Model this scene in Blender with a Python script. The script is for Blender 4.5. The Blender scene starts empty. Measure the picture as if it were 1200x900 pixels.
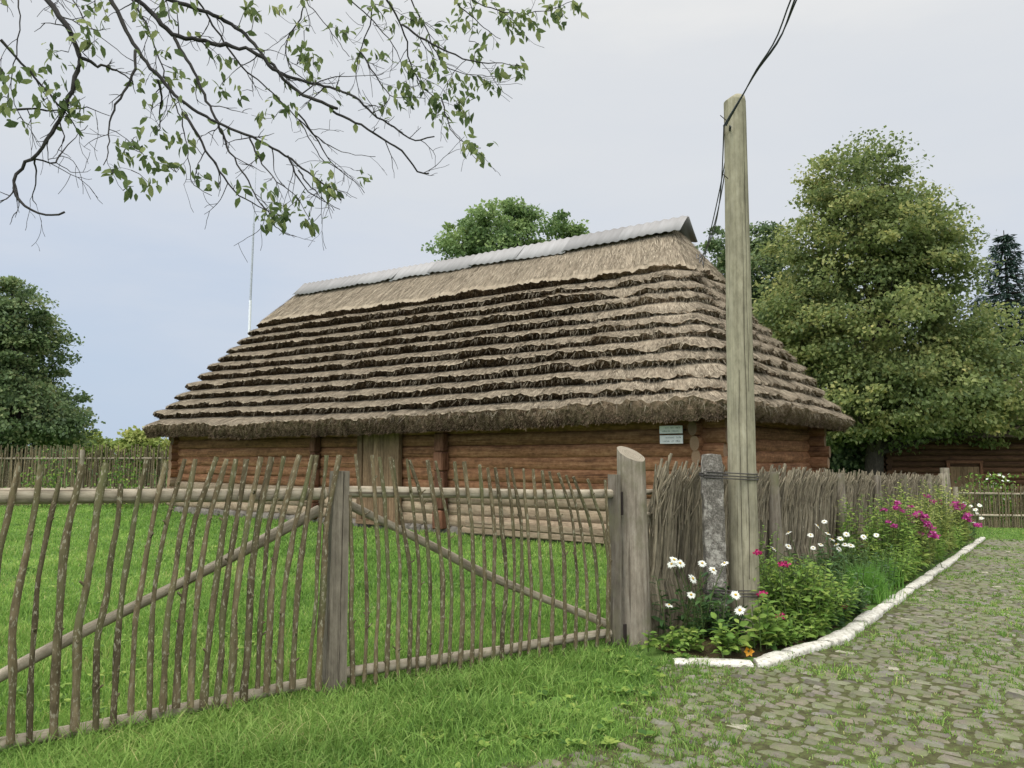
import bpy, math, random
import numpy as np
random.seed(7); RNG = np.random.default_rng(11)
SC = bpy.context.scene
COL = SC.collection
R = math.radians
# ------------------------------------------------------------------ camera maths
TH = R(5.4); F = 901.0; CZ = 1.6
ct, st = math.cos(TH), math.sin(TH)
def ray(u, v):
    x = (u-600)/F; y = (450-v)/F
    return np.array([x, ct-y*st, st+y*ct])
def at(u, v, Y):
    d = ray(u, v); return np.array([0, 0, CZ]) + d*(Y/d[1])
def on_plane(u, v, p0, n):
    d = ray(u, v); o = np.array([0, 0, CZ]); n = np.array(n, float)
    return o + d*(np.dot(np.array(p0)-o, n)/np.dot(d, n))
cam = bpy.data.cameras.new('camera'); camo = bpy.data.objects.new('camera', cam); COL.objects.link(camo)
camo.location = (0, 0, CZ); camo.rotation_euler = (math.pi/2+TH, 0, 0)
cam.sensor_width = 36; cam.lens = F/1200*36; cam.clip_end = 2000; cam.clip_start = 0.05
SC.camera = camo
# ------------------------------------------------------------------ terrain
FO = np.array([1.15, 6.9]); FP = np.array([0.579, 0.816]); FN = np.array([-0.816, 0.579])
def sq(x, y):
    dx = x-FO[0]; dy = y-FO[1]
    return dx*FP[0]+dy*FP[1], dx*FN[0]+dy*FN[1]
def xy(s, q):
    return FO[0]+s*FP[0]+q*FN[0], FO[1]+s*FP[1]+q*FN[1]
def sm(a, b, x):
    t = np.clip((x-a)/(b-a), 0, 1); return t*t*(3-2*t)
def hgt(x, y):
    x = np.asarray(x, float); y = np.asarray(y, float)
    s, q = sq(x, y)
    sl = np.clip(s, 0, 40)
    f = 1-sm(0.3, 3.0, q)*(1-sm(20, 34, s))
    return -0.028*sl*f + 0.015*np.sin(x*1.3+.5)*np.sin(y*1.1)*sm(1, 4, np.abs(q))
def kerb_q(s):      # outer edge of the bed
    s = np.asarray(s, float)
    return np.where(s > 1.2, -1.36, np.where(s > -.2, -1.12-.24*sm(-.2, 1.2, s), -1.12+(-.2-s)*1.7))
# ------------------------------------------------------------------ mesh builder
class MB:
    def __init__(s): s.v = []; s.g = []; s.t = []; s.f4 = []; s.f3 = []; s.m4 = []; s.m3 = []; s.n = 0
    def add(s, v, f4=None, f3=None, gr=None, tint=None, mi=0):
        v = np.asarray(v, float).reshape(-1, 3); k = len(v)
        s.v.append(v)
        s.g.append(v if gr is None else np.asarray(gr, float).reshape(-1, 3))
        s.t.append(np.full(k, .5) if tint is None else np.broadcast_to(np.asarray(tint, float), (k,)))
        for f, fl, ml, w in ((f4, s.f4, s.m4, 4), (f3, s.f3, s.m3, 3)):
            if f is not None and len(f):
                f = np.asarray(f, int).reshape(-1, w)
                fl.append(f+s.n)
                ml.append(np.broadcast_to(np.asarray(mi, int), (len(f),)))
        s.n += k
    def mesh(s, name, off=(0, 0, 0), smooth=False):
        me = bpy.data.meshes.new(name)
        v = np.concatenate(s.v)-np.array(off); g = np.concatenate(s.g); t = np.concatenate(s.t)
        f4 = np.concatenate(s.f4) if s.f4 else np.zeros((0, 4), int)
        f3 = np.concatenate(s.f3) if s.f3 else np.zeros((0, 3), int)
        m = np.concatenate((s.m4 or [np.zeros(0, int)])+(s.m3 or [np.zeros(0, int)]))
        me.vertices.add(len(v)); me.vertices.foreach_set('co', v.astype(np.float32).ravel())
        loops = np.concatenate([f4.ravel(), f3.ravel()]).astype(np.int32)
        me.loops.add(len(loops)); me.loops.foreach_set('vertex_index', loops)
        n4, n3 = len(f4), len(f3)
        me.polygons.add(n4+n3)
        me.polygons.foreach_set('loop_start', np.concatenate([np.arange(n4)*4, n4*4+np.arange(n3)*3]).astype(np.int32))
        me.polygons.foreach_set('material_index', m.astype(np.int32))
        me.polygons.foreach_set('use_smooth', np.full(n4+n3, smooth, bool))
        a = me.attributes.new('gr', 'FLOAT_VECTOR', 'POINT'); a.data.foreach_set('vector', g.astype(np.float32).ravel())
        a = me.attributes.new('tint', 'FLOAT', 'POINT'); a.data.foreach_set('value', t.astype(np.float32))
        me.update(calc_edges=True)
        return me
    # --- shapes
    def tube(s, pts, rad, n=8, tint=None, mi=0, flat=1.0, rough=0.0, caps=True, capmi=None):
        pts = np.asarray(pts, float); k = len(pts)
        rad = np.broadcast_to(np.asarray(rad, float), (k,))
        tg = np.gradient(pts, axis=0); tg /= np.linalg.norm(tg, axis=1)[:, None]+1e-9
        ref = np.array([0, 0, 1.]) if abs(tg[:, 2]).mean() < .7 else np.array([0, -1., 0])
        a = np.cross(tg, ref); a /= np.linalg.norm(a, axis=1)[:, None]+1e-9
        b = np.cross(a, tg)
        th = np.arange(n)*2*math.pi/n
        rr = rad[:, None]*(1+rough*(RNG.random((k, n))-.5))
        P = pts[:, None, :] + rr[..., None]*(a[:, None, :]*np.cos(th)[None, :, None] + flat*b[:, None, :]*np.sin(th)[None, :, None])
        L = np.concatenate([[0], np.cumsum(np.linalg.norm(np.diff(pts, axis=0), axis=1))])
        idv = random.random()*50
        G = np.stack([np.broadcast_to(L[:, None]+idv, (k, n)), rr*np.cos(th)+idv, rr*np.sin(th)], -1)
        i = np.arange(k-1)[:, None]; j = np.arange(n)[None, :]; j2 = (j+1) % n
        f = np.stack([i*n+j, i*n+j2, (i+1)*n+j2, (i+1)*n+j], -1).reshape(-1, 4)
        tt = random.random() if tint is None else tint
        s.add(P.reshape(-1, 3), f, gr=G.reshape(-1, 3), tint=tt, mi=mi)
        if caps:
            for e, sgn in ((0, 1), (k-1, -1)):
                v = np.concatenate([P[e], pts[e:e+1]]); g = np.concatenate([G[e], [[idv, idv, idv]]])
                jj = np.arange(n); f3 = np.stack([np.full(n, n), jj if sgn > 0 else (jj+1) % n, (jj+1) % n if sgn > 0 else jj], -1)
                f3 = f3[:, ::-1] if sgn > 0 else f3[:, ::-1]
                s.add(v, None, f3, gr=g, tint=tt, mi=mi if capmi is None else capmi)
    def box(s, c, sx, sy, sz, ax=0.0, tint=None, mi=0, jit=0.0, axis=0, bev=.008):
        # box with chamfered edges, c = centre, rotated about z by ax
        hx, hy, hz = sx/2, sy/2, sz/2; b = min(bev, hx*.4, hy*.4, hz*.4)
        V = []; 
        for x in (-1, 1):
            for y in (-1, 1):
                for z in (-1, 1):
                    V += [(x*(hx-b), y*(hy-b), z*hz), (x*(hx-b), y*hy, z*(hz-b)), (x*hx, y*(hy-b), z*(hz-b))]
        V = np.array(V)
        def I(x, y, z, k): return ((x > 0)*4+(y > 0)*2+(z > 0))*3+k
        q = []; t = []
        for z in (-1, 1):
            l = [I(-1, -1, z, 0), I(1, -1, z, 0), I(1, 1, z, 0), I(-1, 1, z, 0)]; q.append(l if z > 0 else l[::-1])
        for y in (-1, 1):
            l = [I(-1, y, -1, 1), I(1, y, -1, 1), I(1, y, 1, 1), I(-1, y, 1, 1)]; q.append(l if y < 0 else l[::-1])
        for x in (-1, 1):
            l = [I(x, -1, -1, 2), I(x, 1, -1, 2), I(x, 1, 1, 2), I(x, -1, 1, 2)]; q.append(l if x > 0 else l[::-1])
        for p in (-1, 1):
            for r in (-1, 1):
                q.append([I(-1, p, r, 0), I(1, p, r, 0), I(1, p, r, 1), I(-1, p, r, 1)])
                q.append([I(p, -1, r, 0), I(p, 1, r, 0), I(p, 1, r, 2), I(p, -1, r, 2)])
                q.append([I(p, r, -1, 1), I(p, r, 1, 1), I(p, r, 1, 2), I(p, r, -1, 2)])
                for w in (-1, 1): t.append([I(p, r, w, 0), I(p, r, w, 1), I(p, r, w, 2)])
        idv = random.random()*50
        L = V[:, axis]; o = [i for i in range(3) if i != axis]
        G = np.stack([L+idv, V[:, o[0]]+idv, V[:, o[1]]], -1)
        if jit: V = V+(RNG.random(V.shape)-.5)*jit
        ca, sa = math.cos(ax), math.sin(ax)
        W = np.stack([V[:, 0]*ca-V[:, 1]*sa, V[:, 0]*sa+V[:, 1]*ca, V[:, 2]], -1)+np.array(c)
        s.add(W, q, t, gr=G, tint=random.random() if tint is None else tint, mi=mi)
    def cards(s, pos, nrm, dirv, L, W, tint, mi=0, leaf=False):
        # diamond leaves (or folded 6-vertex leaves)
        pos = np.asarray(pos, float); k = len(pos)
        d = dirv/(np.linalg.norm(dirv, axis=1)[:, None]+1e-9)
        sd = np.cross(d, nrm); sd /= np.linalg.norm(sd, axis=1)[:, None]+1e-9
        up = np.cross(sd, d)
        L = np.broadcast_to(L, (k,))[:, None]; W = np.broadcast_to(W, (k,))[:, None]
        if not leaf:
            V = np.stack([pos, pos+d*L*.45+sd*W*.5+up*W*.12, pos+d*L, pos+d*L*.45-sd*W*.5+up*W*.12], 1)
            f = np.arange(k)[:, None]*4+np.array([0, 1, 2, 3])
            s.add(V.reshape(-1, 3), f, tint=np.repeat(tint, 4), mi=mi)
        else:
            c1 = pos+d*L*.35-up*L*.03; c2 = pos+d*L*.7-up*L*.07; tip = pos+d*L-up*L*.2
            V = np.stack([pos, c1, c2, tip, c1+sd*W*.5+up*W*.15, c2+sd*W*.38+up*W*.1, c1-sd*W*.5+up*W*.15, c2-sd*W*.38+up*W*.1], 1)
            b = np.arange(k)[:, None]*8
            f4 = np.concatenate([b+np.array([1, 2, 5, 4]), b+np.array([2, 1, 6, 7])])
            f3 = np.concatenate([b+np.array(t) for t in ([0, 1, 4], [0, 6, 1], [2, 3, 5], [2, 7, 3])])
            s.add(V.reshape(-1, 3), f4, f3, tint=np.repeat(tint, 8), mi=mi)
    def arcs(s, x, y, z, h, w, lean, tint):
        k = len(x); az = RNG.random(k)*2*math.pi; ln = RNG.random(k)*2*math.pi
        S = np.stack([np.cos(az), np.sin(az), 0*x], -1)*(w/2)[:, None]; B = np.stack([x, y, z], -1)
        dx, dy = np.cos(ln)*h*lean, np.sin(ln)*h*lean
        def C(t): return B+np.stack([dx*t*t, dy*t*t, h*(t-.42*np.clip(lean, 0, 1.1)*t**2.6)], -1)
        V = []
        for t, ww in ((0, .8), (.35, 1), (.65, .8), (.88, .45)): V += [C(t)-S*ww, C(t)+S*ww]
        V.append(C(1.0)); V = np.stack(V, 1); b = np.arange(k)[:, None]*9
        s.add(V.reshape(-1, 3), np.concatenate([b+np.array(q) for q in ([0, 1, 3, 2], [2, 3, 5, 4], [4, 5, 7, 6])]), b+np.array([6, 7, 8]), tint=np.repeat(tint, 9))
    def blades(s, x, y, z, h, w, lean, tint, az=None, mi=0):
        k = len(x); az = RNG.random(k)*2*math.pi if az is None else az
        ln = RNG.random(k)*2*math.pi
        sx, sy = np.cos(az), np.sin(az)
        lx, ly = np.cos(ln)*lean*h, np.sin(ln)*lean*h
        B = np.stack([x, y, z], -1); S = np.stack([sx, sy, 0*x], -1)*(w/2)[:, None]
        M = B+np.stack([lx*.3, ly*.3, h*.58], -1); T = B+np.stack([lx, ly, h*np.sqrt(np.clip(1-(lean*.6)**2, .1, 1))], -1)
        V = np.stack([B-S, B+S, M+S*.8, M-S*.8, T], 1)
        b = np.arange(k)[:, None]*5
        s.add(V.reshape(-1, 3), b+np.array([0, 1, 2, 3]), b+np.array([3, 2, 4]), tint=np.repeat(tint, 5), mi=mi)

class Stems:
    def __init__(s): s.l = []
    def tube(s, *a, **k): m = MB(); m.tube(*a, **k); s.l.append(m)
    def finish(s, mat, parent):
        if len(s.l) <= 14:
            for m in s.l: obj('stem', m, mat, parent, True)
        else:
            q = MB()
            for m in s.l:
                q.v += m.v; q.g += m.g; q.t += m.t; q.f4 += [f+q.n for f in m.f4]; q.f3 += [f+q.n for f in m.f3]; q.m4 += m.m4; q.m3 += m.m3; q.n += m.n
            obj('stem', q, mat, parent, True)
def root_of(o):
    while o.parent: o = o.parent
    return o
def obj(name, mb, mats, parent=None, smooth=False, off=None):
    if off is None:
        off = (0, 0, 0) if parent is None or root_of(parent).get('_loc') is None else root_of(parent)['_loc']
        off = tuple(off)
    o = bpy.data.objects.new(name, mb.mesh(name, off, smooth)); COL.objects.link(o)
    for m in (mats if isinstance(mats, (list, tuple)) else [mats]): o.data.materials.append(m)
    if parent: o.parent = parent
    return o
def thing(name, label, cat, loc, group=None, rz=0.0, local=False):
    o = bpy.data.objects.new(name, None); COL.objects.link(o)
    o.empty_display_size = .2
    o.location = [float(a) for a in loc]; o.rotation_euler = (0, 0, rz)
    o['label'] = label; o['category'] = cat
    if group: o['group'] = group
    if not local: o['_loc'] = [float(a) for a in loc]
    return o
def tag(o, label, cat, group=None):
    o['label'] = label; o['category'] = cat
    if group: o['group'] = group
    return o
def base_at(o, mb_pts):   # put a single mesh object's origin at a given point
    p = np.array(mb_pts, float); me = o.data
    co = np.zeros(len(me.vertices)*3, np.float32); me.vertices.foreach_get('co', co)
    co = (co.reshape(-1, 3)-p).astype(np.float32); me.vertices.foreach_set('co', co.ravel()); me.update()
    o.location = p; return o
def struct(o): o['kind'] = 'structure'; return o
def stuff(o): o['kind'] = 'stuff'; return o
def noise1(n, step, amp, rng=RNG):
    m = int(n/step)+3; r = rng.random(m)*2-1
    x = np.arange(n)/step; i = x.astype(int); f = x-i; f = f*f*(3-2*f)
    return amp*(r[i]*(1-f)+r[i+1]*f)
# ------------------------------------------------------------------ materials
def lin(r, g, b): 
    f = lambda c: (c/255/12.92 if c/255 <= .04045 else ((c/255+.055)/1.055)**2.4)
    return (f(r), f(g), f(b), 1)
class NT:
    def __init__(s, name):
        s.m = bpy.data.materials.new(name); s.m.use_nodes = True; s.t = s.m.node_tree; s.t.nodes.clear()
        s.out = s.n('ShaderNodeOutputMaterial')
    def n(s, ty, **kw):
        x = s.t.nodes.new(ty)
        for k, v in kw.items(): setattr(x, k, v)
        return x
    def l(s, a, b): s.t.links.new(a, b)
    def attr(s, nm): return s.n('ShaderNodeAttribute', attribute_name=nm)
    def noise(s, vec, scale, detail=4, rough=.55, mapscale=None):
        if mapscale is not None:
            mp = s.n('ShaderNodeMapping'); mp.inputs['Scale'].default_value = mapscale; s.l(vec, mp.inputs['Vector']); vec = mp.outputs[0]
        x = s.n('ShaderNodeTexNoise'); x.inputs['Scale'].default_value = scale; x.inputs['Detail'].default_value = detail; x.inputs['Roughness'].default_value = rough
        s.l(vec, x.inputs['Vector']); return x.outputs['Fac']
    def ramp(s, fac, stops):
        x = s.n('ShaderNodeValToRGB'); e = x.color_ramp.elements
        while len(e) < len(stops): e.new(.5)
        for i, (p, c) in enumerate(stops): e[i].position = p; e[i].color = c if len(c) == 4 else (*c, 1)
        s.l(fac, x.inputs['Fac']); return x.outputs['Color']
    def mix(s, fac, a, b, mode='MIX'):
        x = s.n('ShaderNodeMix', data_type='RGBA', blend_type=mode)
        for sock, val in ((x.inputs[0], fac), (x.inputs[6], a), (x.inputs[7], b)):
            if hasattr(val, 'is_output'): s.l(val, sock)
            else: sock.default_value = val
        return x.outputs[2]
    def bsdf(s, col, rough=.85, spec=.25, bump=None, bs=.3, bd=.01, metal=0, transl=None):
        p = s.n('ShaderNodeBsdfPrincipled')
        if hasattr(col, 'is_output'): s.l(col, p.inputs['Base Color'])
        else: p.inputs['Base Color'].default_value = col
        if hasattr(rough, 'is_output'): s.l(rough, p.inputs['Roughness'])
        else: p.inputs['Roughness'].default_value = rough
        p.inputs['Specular IOR Level'].default_value = spec; p.inputs['Metallic'].default_value = metal
        if bump is not None:
            b = s.n('ShaderNodeBump'); b.inputs['Strength'].default_value = bs; b.inputs['Distance'].default_value = bd
            s.l(bump, b.inputs['Height']); s.l(b.outputs[0], p.inputs['Normal'])
        if transl:
            t = s.n('ShaderNodeBsdfTranslucent')
            if hasattr(col, 'is_output'): s.l(col, t.inputs['Color'])
            else: t.inputs['Color'].default_value = col
            mx = s.n('ShaderNodeMixShader'); mx.inputs[0].default_value = transl
            s.l(p.outputs[0], mx.inputs[1]); s.l(t.outputs[0], mx.inputs[2]); s.l(mx.outputs[0], s.out.inputs[0])
        else: s.l(p.outputs[0], s.out.inputs[0])
        return s.m
def wood(name, dark, mid, light, stretch=(1.6, 34, 34), rough=.85, lichen=None, lich_amt=.62, tintamt=.5, crack=True, bs=.5, bd=.012, moss=None, lich_scale=26):
    t = NT(name); g = t.attr('gr').outputs['Vector']; ti = t.attr('tint').outputs['Fac']
    na = t.noise(g, 1, 6, .68, stretch); nb = t.noise(g, 1, 6, .72, (9, 24, 24))
    n1_ = t.n('ShaderNodeMix', data_type='FLOAT'); n1_.inputs[0].default_value = .45; t.l(na, n1_.inputs[2]); t.l(nb, n1_.inputs[3]); n1 = n1_.outputs[0]
    n2 = t.noise(g, 3.1, 5, .65, (1, 2.2, 2.2))
    c = t.ramp(n1, [(.3, dark), (.5, mid), (.7, light)])
    k = t.ramp(n2, [(.3, (.62, .62, .62)), (.7, (1.2, 1.2, 1.2))])
    c = t.mix(.8, c, k, 'MULTIPLY')
    k = t.ramp(ti, [(0, (1-tintamt,)*3), (1, (1+tintamt*.5,)*3)])
    c = t.mix(1, c, k, 'MULTIPLY')
    if crack:
        n3 = t.noise(g, 1, 2, .5, (.7, stretch[1]*.8, stretch[2]*.8))
        ck = t.ramp(n3, [(.3, (.3, .27, .25)), (.36, (1, 1, 1))])
        c = t.mix(.75, c, ck, 'MULTIPLY')
    if moss:
        n5 = t.noise(g, 2.3, 5, .6); c = t.mix(t.ramp(n5, [(.5, (0, 0, 0)), (.68, (1, 1, 1))]), c, moss)
    if lichen:
        n4 = t.noise(g, lich_scale, 3, .6, (.45, 1, 1)); f = t.ramp(n4, [(lich_amt-.02, (0, 0, 0)), (lich_amt+.04, (1, 1, 1))])
        c = t.mix(f, c, lichen)
    return t.bsdf(c, rough, .2, n1, bs, bd)
def leafmat(name, cols, transl=.35, rough=.5, spec=.3):
    t = NT(name); ti = t.attr('tint').outputs['Fac']
    c = t.ramp(ti, [(i/(len(cols)-1), c) for i, c in enumerate(cols)])
    n = t.noise(t.n('ShaderNodeTexCoord').outputs['Object'], .55, 3, .6)
    c = t.mix(1, c, t.ramp(n, [(.3, (.75, .8, .75)), (.7, (1.2, 1.15, 1.1))]), 'MULTIPLY')
    return t.bsdf(c, rough, spec, transl=transl)
M = {}
M['log'] = wood('log_wood', lin(58, 39, 27), lin(138, 97, 68), lin(182, 140, 104), (1.1, 26, 26), tintamt=.4)
M['loggrey'] = wood('grey_log_wood', lin(96, 82, 66), lin(150, 132, 108), lin(182, 166, 142), (1.1, 26, 26), tintamt=.35)
M['logend'] = wood('log_end_wood', lin(92, 72, 56), lin(138, 112, 88), lin(165, 138, 110), (6, 30, 30))
M['redpost'] = wood('red_brown_post_wood', lin(66, 44, 33), lin(116, 80, 60), lin(142, 104, 82), (1.2, 30, 30))
M['door'] = wood('door_wood', lin(84, 66, 48), lin(130, 106, 80), lin(160, 134, 106), (1.2, 40, 40), tintamt=.3)
M['post'] = wood('weathered_post_wood', lin(100, 90, 78), lin(148, 137, 121), lin(180, 171, 155), (1.1, 30, 30), moss=lin(112, 108, 84), bs=.8)
M['hewn'] = wood('hewn_post_wood', lin(76, 69, 58), lin(126, 117, 102), lin(154, 144, 127), (.9, 50, 50), bs=.9)
M['rail'] = wood('rail_wood', lin(104, 94, 78), lin(160, 149, 129), lin(190, 180, 160), (1.2, 36, 36), bs=.7)
M['stick'] = wood('bark_stick', lin(60, 52, 38), lin(106, 94, 70), lin(138, 125, 98), (9, 30, 30), lichen=lin(142, 136, 114), lich_amt=.585, lich_scale=70, crack=False, moss=lin(98, 98, 66), bs=.6, bd=.006)
M['wattle'] = wood('wattle_stick', lin(76, 69, 56), lin(130, 120, 100), lin(170, 160, 138), (6, 30, 30), lichen=lin(170, 164, 146), lich_amt=.68, crack=False, tintamt=.55, bs=.6, bd=.006)
M['pole'] = wood('treated_pole_wood', lin(100, 95, 78), lin(146, 140, 117), lin(168, 162, 141), (.5, 30, 30), tintamt=.1, bs=.4)
M['bark'] = wood('tree_bark', lin(38, 33, 29), lin(66, 60, 53), lin(92, 86, 76), (3, 18, 18), crack=False)
M['twig'] = wood('branch_bark', lin(34, 32, 32), lin(58, 55, 53), lin(86, 83, 78), (5, 30, 30), crack=False, tintamt=.2)
M['plank'] = wood('plank_wood', lin(58, 40, 28), lin(98, 70, 50), lin(122, 92, 68), (1.2, 24, 24))
# thatch: slot 0 straw, slot 1 butts
def straw(name, a, b, c):
    t = NT(name); ti = t.attr('tint').outputs['Fac']; g = t.attr('gr').outputs['Vector']
    n = t.noise(g, 1, 5, .7, (44, 5, 5)); n2 = t.noise(g, .9, 4, .6)
    f = t.n('ShaderNodeMath', operation='ADD'); t.l(n, f.inputs[0]); t.l(ti, f.inputs[1])
    f2 = t.n('ShaderNodeMath', operation='MULTIPLY'); f2.inputs[1].default_value = .5; t.l(f.outputs[0], f2.inputs[0])
    col = t.ramp(f2.outputs[0], [(.22, a), (.5, b), (.8, c)])
    col = t.mix(.8, col, t.ramp(n2, [(.3, (.7, .68, .64)), (.7, (1.12, 1.1, 1.08))]), 'MULTIPLY')
    return t.bsdf(col, .9, .12, n, .5, .015)
M['straw'] = straw('thatch_straw', lin(96, 87, 73), lin(148, 136, 118), lin(188, 177, 157))
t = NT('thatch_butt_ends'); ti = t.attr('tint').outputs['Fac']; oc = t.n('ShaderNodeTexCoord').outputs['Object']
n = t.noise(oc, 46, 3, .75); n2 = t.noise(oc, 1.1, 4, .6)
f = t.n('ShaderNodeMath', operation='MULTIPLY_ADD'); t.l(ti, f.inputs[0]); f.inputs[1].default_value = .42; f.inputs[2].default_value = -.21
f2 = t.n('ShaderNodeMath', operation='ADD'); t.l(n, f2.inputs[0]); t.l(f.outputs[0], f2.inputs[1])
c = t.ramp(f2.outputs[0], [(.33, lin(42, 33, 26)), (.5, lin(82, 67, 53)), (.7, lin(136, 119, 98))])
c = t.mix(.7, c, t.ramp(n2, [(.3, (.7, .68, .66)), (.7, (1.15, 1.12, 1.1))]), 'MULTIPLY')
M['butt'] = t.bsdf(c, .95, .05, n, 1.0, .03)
t = NT('ground_grass'); oc = t.n('ShaderNodeTexCoord').outputs['Object']
c = t.ramp(t.noise(oc, 3.5, 6, .65), [(.3, lin(62, 84, 42)), (.5, lin(82, 108, 52)), (.72, lin(100, 124, 62))])
c = t.mix(t.ramp(t.noise(oc, 1.3, 5, .7), [(.6, (0, 0, 0)), (.72, (1, 1, 1))]), c, lin(108, 100, 70))
M['ground'] = t.bsdf(c, .95, .1, t.noise(oc, 40, 4), .6, .02)
t = NT('cobble_joint_earth'); oc = t.n('ShaderNodeTexCoord').outputs['Object']
c = t.ramp(t.noise(oc, 14, 6, .7), [(.3, lin(52, 50, 36)), (.5, lin(76, 76, 50)), (.66, lin(90, 104, 58))])
c = t.mix(t.ramp(t.noise(oc, .8, 5, .65), [(.54, (0, 0, 0)), (.7, (.6,)*3)]), c, lin(84, 100, 52))
M['joint'] = t.bsdf(c, .95, .1, t.noise(oc, 60, 4), .6, .01)
t = NT('cobble_stone'); oc = t.n('ShaderNodeTexCoord').outputs['Object']; ti = t.attr('tint').outputs['Fac']
c = t.ramp(ti, [(0, lin(84, 80, 72)), (.3, lin(112, 106, 96)), (.55, lin(120, 112, 98)), (.75, lin(116, 113, 106)), (.94, lin(132, 127, 114)), (1, lin(164, 158, 144))])
c = t.mix(.75, c, t.ramp(t.noise(oc, 22, 6, .7), [(.3, (.55, .54, .52)), (.7, (1.3, 1.28, 1.24))]), 'MULTIPLY')
c = t.mix(t.ramp(t.noise(oc, 5, 6, .72), [(.42, (0, 0, 0)), (.62, (.85,)*3)]), c, lin(102, 110, 72))
M['cobble'] = t.bsdf(c, .8, .25, t.noise(oc, 38, 6, .7), .8, .012)
t = NT('bed_soil'); oc = t.n('ShaderNodeTexCoord').outputs['Object']
M['soil'] = t.bsdf(t.ramp(t.noise(oc, 9, 6, .7), [(.3, lin(46, 38, 28)), (.55, lin(78, 68, 48)), (.7, lin(72, 84, 42))]), .95, .1, t.noise(oc, 30, 5), .8, .04)
t = NT('whitewashed_stone'); oc = t.n('ShaderNodeTexCoord').outputs['Object']
c = t.ramp(t.noise(oc, 9, 6, .7), [(.3, lin(120, 114, 100)), (.46, lin(190, 186, 174)), (.7, lin(214, 211, 202))])
c = t.mix(t.ramp(t.noise(oc, 24, 4, .7), [(.56, (0, 0, 0)), (.66, (1, 1, 1))]), c, lin(112, 110, 86))
M['kerb'] = t.bsdf(c, .8, .2, t.noise(oc, 30, 5), .6, .015)
t = NT('concrete'); oc = t.n('ShaderNodeTexCoord').outputs['Object']
c = t.ramp(t.noise(oc, 60, 5, .75), [(.32, lin(66, 62, 56)), (.5, lin(106, 101, 93)), (.7, lin(140, 134, 124))])
c = t.mix(t.ramp(t.noise(oc, 7, 6, .75), [(.5, (0, 0, 0)), (.6, (.7,)*3)]), c, lin(184, 179, 168))
M['concrete'] = t.bsdf(c, .92, .2, t.noise(oc, 70, 4), .9, .012)
t = NT('zinc_sheet'); oc = t.n('ShaderNodeTexCoord').outputs['Object']; ti = t.attr('tint').outputs['Fac']
c = t.ramp(ti, [(0, lin(128, 126, 124)), (1, lin(150, 148, 146))])
c = t.mix(.6, c, t.ramp(t.noise(oc, 1, 5, .6, (9, 1.2, 1.2)), [(.3, (.75, .74, .72)), (.7, (1.1, 1.1, 1.1))]), 'MULTIPLY')
M['zinc'] = t.bsdf(c, .75, .2)
def plain(name, col, rough=.7, spec=.3, metal=0, var=.25, sc=18):
    t = NT(name); oc = t.n('ShaderNodeTexCoord').outputs['Object']
    c = t.mix(1, col, t.ramp(t.noise(oc, sc, 4, .6), [(.3, (1-var,)*3), (.7, (1+var*.6,)*3)]), 'MULTIPLY')
    return t.bsdf(c, rough, spec, metal=metal)
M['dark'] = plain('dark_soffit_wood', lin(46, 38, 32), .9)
M['iron'] = plain('rusty_iron', lin(44, 36, 32), .8)
M['cable'] = plain('cable_rubber', lin(72, 75, 80), .6)
M['wire'] = plain('tie_wire', lin(70, 66, 62), .6)
M['metalpole'] = plain('galvanised_pole', lin(168, 172, 178), .5)
M['whitepole'] = plain('white_pole_paint', lin(226, 228, 230), .5)
M['sign'] = plain('sign_white_enamel', lin(246, 240, 238), .4, var=.06)
M['signgrey'] = plain('sign_pale_green_enamel', lin(242, 236, 234), .4, var=.08)
M['ink'] = plain('sign_lettering', lin(176, 174, 172), .6)
M['stone'] = plain('foundation_stone', lin(120, 114, 104), .9, var=.5, sc=6)
M['grass'] = leafmat('grass_blade', [lin(84, 114, 56), lin(110, 146, 68), lin(130, 162, 80), lin(152, 176, 100), lin(186, 182, 126)], .4, .7, .2)
M['lawn'] = leafmat('lawn_blade', [lin(88, 118, 56), lin(114, 152, 70), lin(134, 168, 80), lin(156, 180, 100), lin(188, 186, 124)], .4, .7, .2)
M['linden'] = leafmat('linden_leaf', [lin(92, 108, 68), lin(120, 134, 82), lin(148, 156, 98), lin(186, 180, 116)], .48)
M['darkleaf'] = leafmat('dark_tree_leaf', [lin(72, 90, 64), lin(96, 116, 78), lin(122, 140, 94), lin(152, 154, 110)], .42)
M['ashleaf'] = leafmat('fresh_tree_leaf', [lin(88, 112, 70), lin(112, 136, 84), lin(134, 156, 98), lin(160, 176, 114)], .45)
M['needle'] = leafmat('spruce_needle', [lin(34, 52, 48), lin(48, 68, 62), lin(62, 84, 74), lin(82, 102, 86)], .15)
M['plumleaf'] = leafmat('fruit_tree_leaf', [lin(78, 94, 62), lin(104, 120, 78), lin(126, 140, 92), lin(156, 162, 110)], .45, .75, .15)
M['herb'] = leafmat('herb_leaf', [lin(66, 98, 46), lin(98, 132, 60), lin(126, 154, 72), lin(158, 174, 90)], .4, .65, .2)
M['paleherb'] = leafmat('yellowing_herb_leaf', [lin(96, 112, 58), lin(128, 144, 76), lin(154, 164, 92), lin(180, 180, 112)], .4, .65, .2)
M['deepherb'] = leafmat('daisy_leaf', [lin(36, 60, 34), lin(52, 80, 44), lin(72, 102, 54), lin(94, 122, 66)], .25)
M['feather'] = leafmat('feathery_leaf', [lin(70, 112, 46), lin(92, 138, 56), lin(112, 158, 68), lin(128, 168, 80)], .35)
M['stem'] = plain('green_stem', lin(86, 104, 56), .7)
M['petal'] = leafmat('white_petal', [lin(226, 226, 220), lin(244, 244, 240)], .25)
M['pink'] = leafmat('magenta_petal', [lin(160, 34, 110), lin(196, 56, 150), lin(214, 90, 176), lin(226, 130, 196)], .3)
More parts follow.
